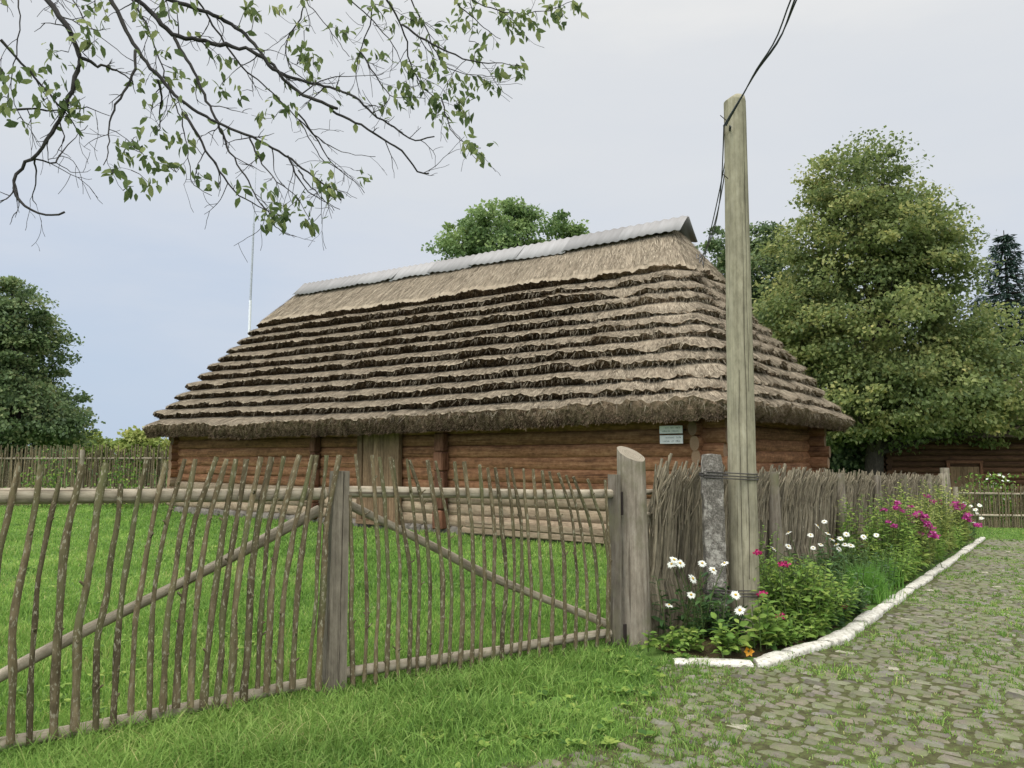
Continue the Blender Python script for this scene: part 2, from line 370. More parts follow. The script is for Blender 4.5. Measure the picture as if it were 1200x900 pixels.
M['deep'] = leafmat('crimson_petal', [lin(150, 20, 84), lin(184, 36, 104), lin(204, 60, 128)], .3)
M['yellow'] = plain('yellow_floret', lin(206, 168, 42), .8)
M['orange'] = leafmat('orange_petal', [lin(222, 150, 40), lin(240, 178, 60)], .3)
# ------------------------------------------------------------------ world, sun
SUN_EL, SUN_AZ = 60, 215     # azimuth clockwise from +Y: behind the camera, to the left
W = bpy.data.worlds.new('World'); SC.world = W; W.use_nodes = True
nt = W.node_tree; nt.nodes.clear()
def wn(ty, **k):
    x = nt.nodes.new(ty)
    for a, b in k.items(): setattr(x, a, b)
    return x
sky = wn('ShaderNodeTexSky'); sky.sky_type = 'NISHITA'; sky.sun_disc = False
sky.sun_elevation = R(SUN_EL); sky.sun_rotation = R(SUN_AZ); sky.air_density = 1.2; sky.dust_density = 2
bg1 = wn('ShaderNodeBackground'); bg1.inputs[1].default_value = .07; nt.links.new(sky.outputs[0], bg1.inputs[0])
tc = wn('ShaderNodeTexCoord'); sep = wn('ShaderNodeSeparateXYZ'); nt.links.new(tc.outputs['Generated'], sep.inputs[0])
mp = wn('ShaderNodeMapping'); mp.inputs['Scale'].default_value = (1.5, 1.5, 5.5); nt.links.new(tc.outputs['Generated'], mp.inputs[0])
nz = wn('ShaderNodeTexNoise'); nz.inputs['Scale'].default_value = 1.4; nz.inputs['Detail'].default_value = 6; nz.inputs['Roughness'].default_value = .56; nt.links.new(mp.outputs[0], nz.inputs[0])
ma = wn('ShaderNodeMath', operation='MULTIPLY_ADD'); ma.inputs[1].default_value = .42; ma.inputs[2].default_value = -.21; nt.links.new(nz.outputs['Fac'], ma.inputs[0])
# a bluer gap in the cloud low on the left
mx0 = wn('ShaderNodeMath', operation='MULTIPLY_ADD'); mx0.inputs[1].default_value = .10; nt.links.new(sep.outputs['X'], mx0.inputs[0]); nt.links.new(ma.outputs[0], mx0.inputs[2])
ad = wn('ShaderNodeMath', operation='ADD'); nt.links.new(sep.outputs['Z'], ad.inputs[0]); nt.links.new(mx0.outputs[0], ad.inputs[1])
rp = wn('ShaderNodeValToRGB'); e = rp.color_ramp.elements
stops = [(0, (.56, .67, .83)), (.1, (.60, .69, .83)), (.2, (.68, .74, .84)), (.32, (.75, .785, .835)), (.5, (.805, .825, .85)), (.62, (.90, .90, .89))]
while len(e) < len(stops): e.new(.5)
for i, (p, c) in enumerate(stops): e[i].position = p; e[i].color = (*c, 1)
nt.links.new(ad.outputs[0], rp.inputs[0])
mr = wn('ShaderNodeMapRange'); mr.inputs[1].default_value = .52; mr.inputs[2].default_value = .95; mr.inputs[3].default_value = 1.0; mr.inputs[4].default_value = 1.9
nt.links.new(sep.outputs['Z'], mr.inputs[0])
# brighter cloud round the veiled sun
vd = wn('ShaderNodeVectorMath', operation='DOT_PRODUCT'); vd.inputs[1].default_value = (-.28, -.52, .81); nt.links.new(tc.outputs['Generated'], vd.inputs[0])
mg = wn('ShaderNodeMapRange'); mg.interpolation_type = 'SMOOTHSTEP'; mg.inputs[1].default_value = .12; mg.inputs[2].default_value = 1; mg.inputs[3].default_value = 0; mg.inputs[4].default_value = 1.9
nt.links.new(vd.outputs['Value'], mg.inputs[0])
sa = wn('ShaderNodeMath', operation='ADD'); nt.links.new(mr.outputs[0], sa.inputs[0]); nt.links.new(mg.outputs[0], sa.inputs[1])
bg2 = wn('ShaderNodeBackground'); nt.links.new(rp.outputs[0], bg2.inputs[0]); nt.links.new(sa.outputs[0], bg2.inputs[1])
mxs = wn('ShaderNodeMixShader'); mxs.inputs[0].default_value = .9
nt.links.new(bg1.outputs[0], mxs.inputs[1]); nt.links.new(bg2.outputs[0], mxs.inputs[2])
wo = wn('ShaderNodeOutputWorld'); nt.links.new(mxs.outputs[0], wo.inputs[0])
sl = bpy.data.lights.new('sun', 'SUN'); sl.energy = 1.4; sl.angle = R(25); sl.color = (1, .96, .9)
so = bpy.data.objects.new('sun', sl); COL.objects.link(so); so.location = (-10, -15, 30)
so.rotation_euler = (R(90-SUN_EL), 0, R(-SUN_AZ+180))
# direction: light comes from azimuth SUN_AZ
SC.view_settings.view_transform = 'Standard'; SC.view_settings.look = 'None'; SC.view_settings.exposure = 0.0; SC.view_settings.gamma = 1
SC.view_settings.use_curve_mapping = False
SC.cycles.max_bounces = 6; SC.cycles.transparent_max_bounces = 4
# ------------------------------------------------------------------ ground
def axis_grid(lo, hi, fine_lo, fine_hi, step):
    a = list(np.arange(fine_lo, fine_hi, step)); d = step; x = fine_lo; left = []
    while x > lo: d *= 1.25; x -= d; left.append(x)
    d = step; x = a[-1]; right = []
    while x < hi: d *= 1.25; x += d; right.append(x)
    return np.array(left[::-1]+a+right)
gx = axis_grid(-500, 500, -14, 22, .35); gy = axis_grid(-60, 900, -3, 34, .35)
X, Y = np.meshgrid(gx, gy); Z = hgt(X, Y)
nx, ny = len(gx), len(gy)
mb = MB(); i = np.arange(ny-1)[:, None]; j = np.arange(nx-1)[None, :]
mb.add(np.stack([X, Y, Z], -1), np.stack([i*nx+j, i*nx+j+1, (i+1)*nx+j+1, (i+1)*nx+j], -1).reshape(-1, 4))
struct(obj('ground', mb, M['ground'], smooth=True))
# ------------------------------------------------------------------ cobbled path
PATH_END = 16.8
def path_edge(s):
    s = np.asarray(s, float)
    return np.where(s > -.3, kerb_q(s)-.05, -.64-.06*sm(-.9, -2.4, s)-.14*np.sin(s*2.1)-.1*np.sin(s*5.3+1)-.07*np.sin(s*11))
mb = MB()
ss = np.arange(-9.5, PATH_END, .2); qn = 16
S = np.repeat(ss[:, None], qn, 1); E = path_edge(S)
Q = E+(-6.2-E)*np.linspace(0, 1, qn)[None, :]
px_, py_ = xy(S, Q)
i = np.arange(len(ss)-1)[:, None]; j = np.arange(qn-1)[None, :]
f = np.stack([i*qn+j, i*qn+j+1, (i+1)*qn+j+1, (i+1)*qn+j], -1).reshape(-1, 4)[:, ::-1]
mb.add(np.stack([px_, py_, hgt(px_, py_)+.006], -1), f, mi=1)
# stones in courses across the path, each one a low uneven cap
u5 = np.linspace(-1, 1, 6); UU, VV = np.meshgrid(u5, u5)
cap = ((1-np.abs(UU)**7)*(1-np.abs(VV)**7))
i = np.arange(5)[:, None]; j = np.arange(5)[None, :]
fcap = np.stack([i*6+j, i*6+j+1, (i+1)*6+j+1, (i+1)*6+j], -1).reshape(-1, 4)
s = -8.0
while s < PATH_END-.1:
    dep = random.uniform(.06, .125); q = -6.1
    while q < 0:
        ln = random.uniform(.07, .21); qc = q+ln/2; scn = s+dep/2+random.uniform(-.02, .02)+.05*math.sin(qc*2.2+s*.7)
        q += ln
        edge = float(path_edge(scn))
        if qc+ln/2 > edge-.02+random.uniform(-.12, .1)*(s < -.3): continue
        x, y = xy(scn, qc)
        if y < 1.5 or abs(x) > .8*y+1.5: continue
        if random.random() < .035: continue
        hs = random.uniform(.008, .019); rot = random.uniform(-.07, .07); cj = RNG.normal(0, .09, (2, 2, 2))
        wob = 1+.16*RNG.standard_normal(4)
        b00, b10, b01, b11 = (1-UU)*(1-VV)/4, (1+UU)*(1-VV)/4, (1-UU)*(1+VV)/4, (1+UU)*(1+VV)/4
        ju = b00*cj[0, 0, 0]+b10*cj[1, 0, 0]+b01*cj[0, 1, 0]+b11*cj[1, 1, 0]; jv = b00*cj[0, 0, 1]+b10*cj[1, 0, 1]+b01*cj[0, 1, 1]+b11*cj[1, 1, 1]
        uu = (UU*(1-.05*VV**2)+ju)*(ln/2); vv = (VV*(1-.06*UU**2)+jv)*(dep/2)
        a = rot; us = uu*math.cos(a)-vv*math.sin(a); vs = uu*math.sin(a)+vv*math.cos(a)
        wx = x+us*FN[0]+vs*FP[0]; wy = y+us*FN[1]+vs*FP[1]
        tl = random.uniform(-.012, .012), random.uniform(-.012, .012)
        z = hgt(x, y)+cap*hs+(cap > 0)*(tl[0]*UU+tl[1]*VV+RNG.normal(0, .0022, UU.shape))-.008*(cap <= 0)
        mb.add(np.stack([wx, wy, z], -1), fcap, tint=min(1, random.random()*.93 if random.random() > .012 else 1.0))
    s += dep*.97
struct(obj('path', mb, [M['cobble'], M['joint']], smooth=True))
# flower bed soil
mb = MB(); ss = np.arange(-.42, PATH_END, .1); qn = 9
S = np.repeat(ss[:, None], qn, 1); E = np.minimum(kerb_q(S)+.05, -.05)
Q = E*np.linspace(0, 1, qn)[None, :]
px_, py_ = xy(S, Q)
zz = hgt(px_, py_)-.03+.09*np.sin(np.linspace(0, math.pi, qn))[None, :]*sm(-.5, .1, S)+RNG.normal(0, .008, S.shape)
i = np.arange(len(ss)-1)[:, None]; j = np.arange(qn-1)[None, :]
mb.add(np.stack([px_, py_, zz], -1), np.stack([i*qn+j, (i+1)*qn+j, (i+1)*qn+j+1, i*qn+j+1], -1).reshape(-1, 4)[:, ::-1])
struct(obj('flower_bed', mb, M['soil'], smooth=True))
# ------------------------------------------------------------------ kerb stones
kp = []
for s_ in np.arange(-.56, PATH_END, .02):
    kp.append((s_, float(kerb_q(s_))))
kp = np.array(kp); kd = np.concatenate([[0], np.cumsum(np.hypot(*np.diff(kp, axis=0).T))])
def kpos(d): return np.interp(d, kd, kp[:, 0]), np.interp(d, kd, kp[:, 1])
d = 0.0; kn = 0
while d < kd[-1]-.3:
    L = random.choice([.6, .75, .9, 1.1]) if d > 2.2 else (.62 if kn != 1 else .5)
    n = 9; prof = [(-1, 0), (-1.02, .7), (-.9, .95), (-.3, 1.03), (.3, .98), (.85, .92), (1, .66), (1.02, 0)]
    wid = random.uniform(.062, .085)*(1.1 if d < 2 else 1); hh = random.uniform(.042, .06)*(.8 if kn == 0 else 1)
    P = []
    for a in range(n):
        fr = a/(n-1); dd = d+.016+(L-.032)*fr
        s0, q0 = kpos(dd); s1, q1 = kpos(dd+.03); tv = np.array([s1-s0, q1-q0]); tv /= np.linalg.norm(tv)+1e-9
        sc = 1-.10*abs(2*fr-1)**8
        for (w_, h_) in prof:
            jw = RNG.normal(0, .03); jh = RNG.normal(0, .035)
            s2 = s0-tv[1]*w_*wid*sc*(1+jw); q2 = q0+tv[0]*w_*wid*sc*(1+jw)
            x, y = xy(s2, q2); P.append((x, y, hgt(x, y)-.02+(hh+.02)*h_*(sc if h_ > .2 else 1)*(1+jh)))
    m = len(prof); mb = MB()
    i = np.arange(n-1)[:, None]; j = np.arange(m-1)[None, :]
    f = np.stack([i*m+j, i*m+j+1, (i+1)*m+j+1, (i+1)*m+j], -1).reshape(-1, 4)
    mb.add(P, f)
    for e_ in (0, n-1):
        idx = [e_*m+q for q in range(m)]; c_ = np.mean([P[q] for q in idx], 0)
        mb.add([P[q] for q in idx]+[c_], None, [[m, q, q+1] for q in range(m-1)])
    o = obj('kerb_stone', mb, M['kerb'], smooth=True)
    x, y = xy(*kpos(d+L/2)); base_at(o, (x, y, float(hgt(x, y))))
    if kn == 0: lab = 'whitewashed kerb stone at the tip of the flower bed beside the gate grass'
    elif kn == 1: lab = 'whitewashed kerb stone in front of the orange blossom at the rounded bed corner'
    elif kn == 2: lab = 'whitewashed kerb stone where the bed edge turns along the path'
    elif d > kd[-1]-1.3: lab = 'small far whitewashed kerb stone at the distant end of the bed'
    elif d < 6: lab = 'whitewashed kerb stone along the path beside the leafy green herbs'
    else: lab = 'whitewashed kerb stone along the path beside the tall pink flowers'
    tag(o, lab, 'kerb stone', 'whitewashed kerb stones edging the flower bed')
    d += L; kn += 1
# ------------------------------------------------------------------ the thatched barn
HC = np.array([3.15, 12.87]); EX = np.array([.7957, -.6056]); EY = np.array([.6056, .7957])
HL, HW = 16.26, 5.85; OV = .72; EZ = 2.32; RZ = 6.66; RRUN = 2.56
hcen = HC-EX*HL/2+EY*HW/2
hrz = math.atan2(EX[1], EX[0])
house = thing('thatched_barn', 'long log barn with a stepped straw thatch roof behind the gate', 'barn', (hcen[0], hcen[1], 0), rz=hrz, local=True)
def loc(p):     # world -> barn local
    d = np.array(p[:2])-hcen; return np.array([d@EX, d@EY, p[2]])
def frontpt(u, v):   # point on the barn's front wall plane, local
    return loc(on_plane(u, v, (HC[0], HC[1], 0), (-EY[0], -EY[1], 0)))
hl, hw = HL/2, HW/2
NL = 10; LH = .238; Z0 = .16
def log_wall(axis, fixed, sign, lo, hi, zoff, ext):
    mb = MB()
    for k in range(NL+(1 if zoff else 0)):
        z = Z0+LH*(k+.5)+zoff
        if zoff and k == NL: continue
        n = 22; a = np.linspace(lo-ext*random.uniform(.75, 1.05), hi+ext*random.uniform(.75, 1.05), n)
        wig = noise1(n, 5, .012); wz = noise1(n, 6, .010)
        P = np.stack([a, np.full(n, fixed)+wig, z+wz], -1) if axis == 0 else np.stack([np.full(n, fixed)+wig, a, z+wz], -1)
        r = .085*(1+noise1(n, 7, .07))
        tint = .55+random.uniform(-.4, .35)
        mb.tube(P, r, 14, flat=LH*.545/.085, tint=tint, mi=1 if k < 3 and random.random() < .95 else 0, capmi=2)
    return mb
LM = [M['log'], M['loggrey'], M['logend']]
obj('log_wall', log_wall(0, -hw, -1, -hl, hl, 0, .48), LM, house, True)
obj('log_wall', log_wall(0, hw, 1, -hl, hl, 0, .48), LM, house, True)
obj('log_wall', log_wall(1, hl, 1, -hw, hw, LH/2, .3), LM, house, True)
obj('log_wall', log_wall(1, -hl, -1, -hw, hw, LH/2, .3), LM, house, True)
# foundation stones under the sill
mb = MB()
for sgn in (-1, 1):
    x = -hl
    while x < hl:
        w_ = random.uniform(.3, .6); mb.box((x+w_/2, sgn*(hw-.02), -.02), w_*.96, .34, .36, tint=random.random(), jit=.05, bev=.05); x += w_
    y = -hw+.3
    while y < hw-.3:
        w_ = random.uniform(.3, .6); mb.box((sgn*(hl-.02), y+w_/2, -.1), .34, w_*.96, .5, tint=random.random(), jit=.05, bev=.05); y += w_
obj('foundation', mb, M['stone'], house)
# posts against the front wall
def fx(u): return frontpt(u, 560)[0]
for u, mat, w_ in ((376, M['redpost'], .2), (524, M['redpost'], .26)):
    mb = MB(); x = fx(u)
    for k in range(6):   # stacked ends of a cross wall: stepped, hewn
        mb.box((x+random.uniform(-.012, .012), -hw-.2, .3+k*.4), w_*random.uniform(.92, 1.05), .2+random.uniform(-.03, .03), .396, axis=2, jit=.012, bev=.03)
    obj('wall_post', mb, mat, house)
# bench-like sill plank on the right part of the front
mb = MB(); x0, x1 = fx(548), fx(716)
mb.box(((x0+x1)/2, -hw-.2, .13), x1-x0, .16, .12, jit=.01, bev=.02); mb.box(((x0+x1)/2+.1, -hw-.24, .27), (x1-x0)*.96, .1, .15, jit=.01, bev=.02)
obj('sill_plank', mb, M['loggrey'], house)
# door
x0, x1 = fx(427), fx(475)
mb = MB(); n = 6
for k in range(n):
    w_ = (x1-x0-.3)/n
    mb.box((x0+.15+w_*(k+.5), -hw-.17, 1.2), w_*.975, .04, 2.0, axis=2, bev=.006)
door = obj('door', mb, M['door'], house)
mb = MB()
mb.box((x0+.07, -hw-.17, 1.22), .16, .12, 2.2, axis=2); mb.box((x1-.07, -hw-.17, 1.22), .16, .12, 2.2, axis=2); mb.box(((x0+x1)/2, -hw-.17, 2.28), x1-x0+.1, .125, .18)
mb.box(((x0+x1)/2, -hw-.18, .14), x1-x0, .14, .1)
obj('door_frame', mb, M['door'], door)
# corner posts of the pent eave: soffit + plate
mb = MB()
for sgn in (-1, 1):
    mb.tube([(-hl-.6, sgn*(hw+.28), 2.42), (0, sgn*(hw+.28), 2.4), (hl+.6, sgn*(hw+.28), 2.42)], .09, 8)
    mb.tube([(sgn*(hl+.3), -hw-.5, 2.44), (sgn*(hl+.3), hw+.5, 2.44)], .09, 8)
for x in np.arange(-hl+.2, hl, .95):
    for sgn in (-1, 1): mb.tube([(x, sgn*hw*.5, 2.7), (x, sgn*(hw+.56), 2.36)], .055, 6)
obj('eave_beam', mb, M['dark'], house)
# --- thatch: loops round the hipped roof
NF, NS, NCn = 300, 120, 18
def loop(t):
    t = np.asarray(t, float)          # slope fraction per sample allowed
    return t
def ring_params():
    # returns arrays describing each sample: kind, fraction
    kinds = []; fr = []
    order = [('f', NF), ('c0', NCn), ('r', NS), ('c1', NCn), ('b', NF//3), ('c2', NCn), ('l', NS), ('c3', NCn)]
    for k, n in order:
        for a in range(n): kinds.append(k); fr.append(a/n)
    return np.array(kinds), np.array(fr)
RHL = hl+OV-RRUN
KD, FR = ring_params(); NK = len(KD)
def ring(t, off):
    """t, off: arrays (NK,) -> local positions and horizontal outward normal"""
    a = hl+OV-t*RRUN; b = hw+OV-t*(hw+OV)
    r = np.minimum(np.maximum(.42*(1-.5*t), .12), np.maximum(b*.9, .02)); r = np.minimum(r, a)
    x = np.zeros(NK); y = np.zeros(NK); nx_ = np.zeros(NK); ny_ = np.zeros(NK)
    m = KD == 'f'; x[m] = (-a+r+(2*a-2*r)*FR)[m]; y[m] = -b[m]; ny_[m] = -1
    m = KD == 'b'; x[m] = (a-r-(2*a-2*r)*FR)[m]; y[m] = b[m]; ny_[m] = 1
    m = KD == 'r'; y[m] = (-b+r+(2*b-2*r)*FR)[m]; x[m] = a[m]; nx_[m] = 1
    m = KD == 'l'; y[m] = (b-r-(2*b-2*r)*FR)[m]; x[m] = -a[m]; nx_[m] = -1
    for k, sx, sy, a0 in (('c0', 1, -1, -90), ('c1', 1, 1, 0), ('c2', -1, 1, 90), ('c3', -1, -1, 180)):
        m = KD == k; an = np.radians(a0+90*FR[m]); x[m] = (sx*(a-r))[m]+r[m]*np.cos(an); y[m] = (sy*(b-r))[m]+r[m]*np.sin(an); nx_[m] = np.cos(an); ny_[m] = np.sin(an)
    ez = EZ+(RZ-EZ)*t
    # slope: front ~48 deg, ends steeper
    hx = np.abs(nx_); cz = .64*(1-hx)+.42*hx; ch = .77*(1-hx)+.9*hx
    sag = -.05*np.cos(x/hl*2.4)*(1-t)-.15*x/RHL*t
    P = np.stack([x+nx_*off*ch, y+ny_*off*ch, ez+off*cz+sag], -1)
    return P
def ringnoise(step, amp): 
    z = noise1(NK, step, amp); z[-20:] = z[-20:]*np.linspace(1, 0, 20)+z[0]*np.linspace(0, 1, 20); return z
mb = MB(); TT = .712; NC = 11; DT = TT/NC
circ = np.cumsum(np.where((KD == 'f'), 16.5/NF, np.where(np.isin(KD, ['r', 'l']), 6.5/NS, np.where(KD == 'b', 16.5/(NF//3), .05))))
jj = np.arange(NK); j2 = (jj+1) % NK
strand = MB()
def strip(rows, grv, mi, tint):
    m = len(rows); V = np.concatenate(rows); G = np.concatenate([np.stack([circ, np.full(NK, g), np.full(NK, random.random()*9)], -1) for g in grv])
    f = np.concatenate([np.stack([i*NK+jj, i*NK+j2, (i+1)*NK+j2, (i+1)*NK+jj], -1) for i in range(m-1)])
    mb.add(V, f, gr=G, tint=tint, mi=mi)
def courses():
    global hipw
    for c in range(NC+1):
        t0 = c*DT; t1 = (c+1)*DT if c < NC else .985
        top = c == NC
        hipw = np.where(KD == 'f', sm(.80, 1.0, FR), np.where(KD == 'c3', FR*0, 1.0)); th = (.255-.10*hipw) if c else np.full(NK, .22)
        lipn = ringnoise(9, .22)+ringnoise(3, .10)+ringnoise(40, .22)+RNG.normal(0, .02, NK)   # in course units
        offn = ringnoise(7, .030)+ringnoise(2, .016)+ringnoise(25, .02)
        # ends and corners: rounder and more ragged
        rag = np.where(KD == 'f', 1+.9*sm(.72, .95, FR), 1.8)
        lip = t0+lipn*DT*.45*rag
        o_out = th+offn*rag; 
        inn = np.full(NK, .0) if c else np.full(NK, -.12)
        # butt face, inner to outer
        back = t0+.10*DT+lipn*DT*.3 if c else t0-.026+lipn*DT*.3+ringnoise(2, .004)
        rows = []
        for w in np.linspace(0, 1, 6):
            rows.append(ring(back*(1-w)+lip*w+RNG.normal(0, .03*DT, NK), inn*(1-w)+o_out*w+.03*np.sin(w*math.pi)+RNG.normal(0, .012, NK)))
        strip(rows, [0, .04, .08, .12, .16, .2], 1, np.clip(.15+RNG.random(6*NK)*.5+.5*np.tile(hipw, 6)+(.25 if c == 0 else 0), 0, 1))
        rows = [rows[-1]]
        for w in (.12, .4, .75, 1.0):
            w_ = w
            tt = lip+.06*DT+(t1+.16*DT-lip)*w_ if not top else lip+(t1-lip)*w_
            oo = o_out+.012*(w < .2)-(o_out-(.02 if not top else .09))*w_+(RNG.normal(0, .005, NK) if w < 1 else 0)
            rows.append(ring(np.minimum(tt, .985), oo))
        strip(rows, [0, .1, .3, .6, .9], 0, .3+RNG.random(5*NK)*.4)
        yield c, rows, lip, o_out, back, inn, t1, top
vis = np.where(np.isin(KD, ['f', 'c0', 'r', 'c3', 'c1', 'l']))[0]
for c, rows, lip, o_out, back, inn, t1, top in courses():
    A = rows[1]; B = rows[3 if not top else 4]
    # combed straw on the upper face
    N = 8000 if not top else 22000
    k = RNG.choice(vis, N); fk = RNG.random(N)
    wv = RNG.random(N)*(.95 if not top else .97)
    pa = A[k]*(1-fk[:, None])+A[(k+1) % NK]*fk[:, None]; pb = B[k]*(1-fk[:, None])+B[(k+1) % NK]*fk[:, None]
    dn = pa-pb; dl = np.linalg.norm(dn, axis=1)[:, None]+1e-9; dn = dn/dl
    tn = A[(k+1) % NK]-A[k]; tn /= np.linalg.norm(tn, axis=1)[:, None]+1e-9
    nr = np.cross(tn, -dn); nr *= np.sign(nr[:, 2:3])
    L = RNG.uniform(.14, .34, N)[:, None]
    p0 = pa*(1-wv[:, None])+pb*wv[:, None]+nr*RNG.uniform(.002, .012, N)[:, None]
    dd = dn+tn*RNG.normal(.06, .16, N)[:, None]+nr*RNG.normal(.03, .07, N)[:, None]
    p1 = p0+dd*np.minimum(L, dl*wv[:, None]+.075)
    wd = tn*RNG.uniform(.004, .009, N)[:, None]
    strand.add(np.stack([p0-wd, p0+wd, p1], 1).reshape(-1, 3), None, np.arange(N*3).reshape(-1, 3), gr=np.repeat(RNG.random((N, 3))*40, 3, 0), tint=np.repeat(RNG.random(N), 3), mi=0)
    # straw ends sticking out of the butt face
    N = 13000 if c else 36000; k = RNG.choice(vis, N); w = RNG.random(N)
    n_ = (k+1) % NK
    i0 = ring(back, inn); i1 = A
    q = i0[k]*(1-w[:, None])+i1[k]*w[:, None]+(i1[n_]-i1[k])*RNG.random(N)[:, None]
    tn = i1[n_]-i1[k]; tn /= np.linalg.norm(tn, axis=1)[:, None]+1e-9
    dn = A[k]-B[k]; dn /= np.linalg.norm(dn, axis=1)[:, None]+1e-9
    L = RNG.uniform(.02, .085, N)[:, None]
    q1 = q+(dn+tn*RNG.normal(0, .25, N)[:, None]+np.array([0, 0, -.25]))*L
    wd = tn*RNG.uniform(.004, .010, N)[:, None]
    strand.add(np.stack([q-wd, q+wd, q1+wd*.5, q1-wd*.5], 1).reshape(-1, 3), np.arange(N*4).reshape(-1, 4), gr=np.repeat(RNG.random((N, 3))*40, 4, 0), tint=np.repeat(np.clip(RNG.random(N)**1.6+(.35*hipw[k])+(.2 if c == 0 else 0), 0, 1), 4), mi=1)
    # loose pale straws hanging over the dark bands
    N = 800; wgt = np.where(KD[vis] == 'f', .25+1.3*FR[vis]**2, 1.4); wgt /= wgt.sum()
    k = RNG.choice(vis, N, p=wgt)
    q = A[k]+RNG.normal(0, .01, (N, 3)); L = RNG.uniform(.08, .26, N)[:, None]
    tn = i1[(k+1) % NK]-i1[k]; tn /= np.linalg.norm(tn, axis=1)[:, None]+1e-9
    q1 = q+(np.array([0, 0, -.75])+tn*RNG.normal(0, .5, N)[:, None]+(A[k]-B[k])/(np.linalg.norm(A[k]-B[k], axis=1)[:, None]+1e-9)*.45)*L
    wd = tn*.005
    strand.add(np.stack([q-wd, q+wd, q1], 1).reshape(-1, 3), None, np.arange(N*3).reshape(-1, 3), gr=np.repeat(RNG.random((N, 3))*40, 3, 0), tint=np.repeat(.5+.5*RNG.random(N), 3), mi=0)
# soffit: from eave butt back to the wall head
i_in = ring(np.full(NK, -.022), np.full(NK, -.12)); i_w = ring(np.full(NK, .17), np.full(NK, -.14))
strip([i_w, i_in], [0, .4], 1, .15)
mb.v += strand.v; mb.g += strand.g; mb.t += strand.t
mb.f4 += [f+mb.n for f in strand.f4]; mb.f3 += [f+mb.n for f in strand.f3]; mb.m4 += strand.m4; mb.m3 += strand.m3; mb.n += strand.n
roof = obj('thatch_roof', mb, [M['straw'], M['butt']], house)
# ridge cap: overlapping corrugated sheets along both sides of the ridge
RH = hl+OV-RRUN; mb = MB()
ns = 9; x0, x1 = -RH+.02, RH+.36
for side in (-1, 1):
    for k in range(ns):
        xa = x0+(x1-x0)*k/ns-.05; xb = x0+(x1-x0)*(k+1)/ns+.05
        n = int((xb-xa)/.02); xs = np.linspace(xa, xb, n)
        cw = .62+random.uniform(-.03, .03); rows = []
        for w in (0, .5, 1):
            a = .74 if side < 0 else .86
            yy = side*(.02+w*cw*.70); zz = RZ+.24-w*cw*a+.013*np.sin(xs/.21*2*math.pi)+.004*(k % 2)+.03*noise1(n, 40, 1)*w-.04*np.cos(xs/RH*1.5)-.15*xs/RH+.02*(k % 3)*w
            rows.append(np.stack([xs+side*w*.0, np.full(n, yy), zz], -1))
        V = np.concatenate(rows); f = np.concatenate([np.stack([i*n+np.arange(n-1), i*n+np.arange(n-1)+1, (i+1)*n+np.arange(n-1)+1, (i+1)*n+np.arange(n-1)], -1) for i in range(2)])
        mb.add(V, f, tint=random.random())
cap_o = obj('ridge_cap', mb, M['zinc'], roof, True)
sol = cap_o.modifiers.new('thickness', 'SOLIDIFY'); sol.thickness = .008
# gablet under the cap at the ridge ends
for sgn in (-1, 1):
    mb = MB(); xx = sgn*(RH-.02 if sgn < 0 else RH+.08); V = [(xx, -.3, RZ-.14), (xx, .3, RZ-.14), (xx, 0, RZ+.17), (xx-sgn*.4, -.3, RZ-.14), (xx-sgn*.4, .3, RZ-.14), (xx-sgn*.4, 0, RZ+.17)]; V = [(a_, b_, c_-.15*sgn) for a_, b_, c_ in V]
    mb.add(V, [[0, 3, 5, 2], [1, 2, 5, 4], [0, 1, 4, 3]], [[0, 1, 2], [3, 5, 4]])
    obj('gablet', mb, M['dark'], roof)
# sign plates on the front wall
for (ua, va, ub, vb, mat, lab, nl) in ((778, 499.5, 805, 508, M['signgrey'], 'pale greenish upper sign plate with two lines of lettering on the barn wall', 2),
                                      (778.5, 510.5, 805.5, 520, M['sign'], 'white lower sign plate with lettering on the barn wall', 2)):
    a = frontpt(ua, va); b = frontpt(ub, vb); yy = -hw-.165
    w_, h_ = b[0]-a[0], a[2]-b[2]; cx, cz = (a[0]+b[0])/2, (a[2]+b[2])/2
    wc = hcen+EX*cx+EY*yy
    mb = MB(); mb.box((0, 0, 0), w_, .02, h_, bev=.004)
    t_ = thing('sign_plate', lab, 'sign', (wc[0], wc[1], cz), 'sign plates on the barn wall', rz=hrz, local=True)
    obj('plate', mb, mat, t_)
    mb = MB()
    for ln in range(nl):
        x = -w_*.36+(w_*.14 if ln == 0 else 0); zl = h_*(.2-.42*ln)
        while x < w_*.4:
            wl = random.uniform(.012, .02); xx = x
            for ch in range(random.randint(3, 8)):
                if xx > w_*.42: break
                hl_ = h_*.16*random.choice([1, 1, 1.35]); kk = random.choice([0, 1, 2])
                mb.box((xx, -.0125, zl+hl_/2-h_*.08), wl*.28, .003, hl_, bev=.0005)
                if kk: mb.box((xx+wl*.3, -.0125, zl+(0 if kk == 1 else h_*.07)), wl*.5, .003, h_*.05, bev=.0005)
                if kk == 2: mb.box((xx+wl*.6, -.0125, zl+hl_/2-h_*.08), wl*.28, .003, hl_*.9, bev=.0005)
                xx += wl*1.15
            x = xx+.03
    obj('lettering', mb, M['ink'], t_)
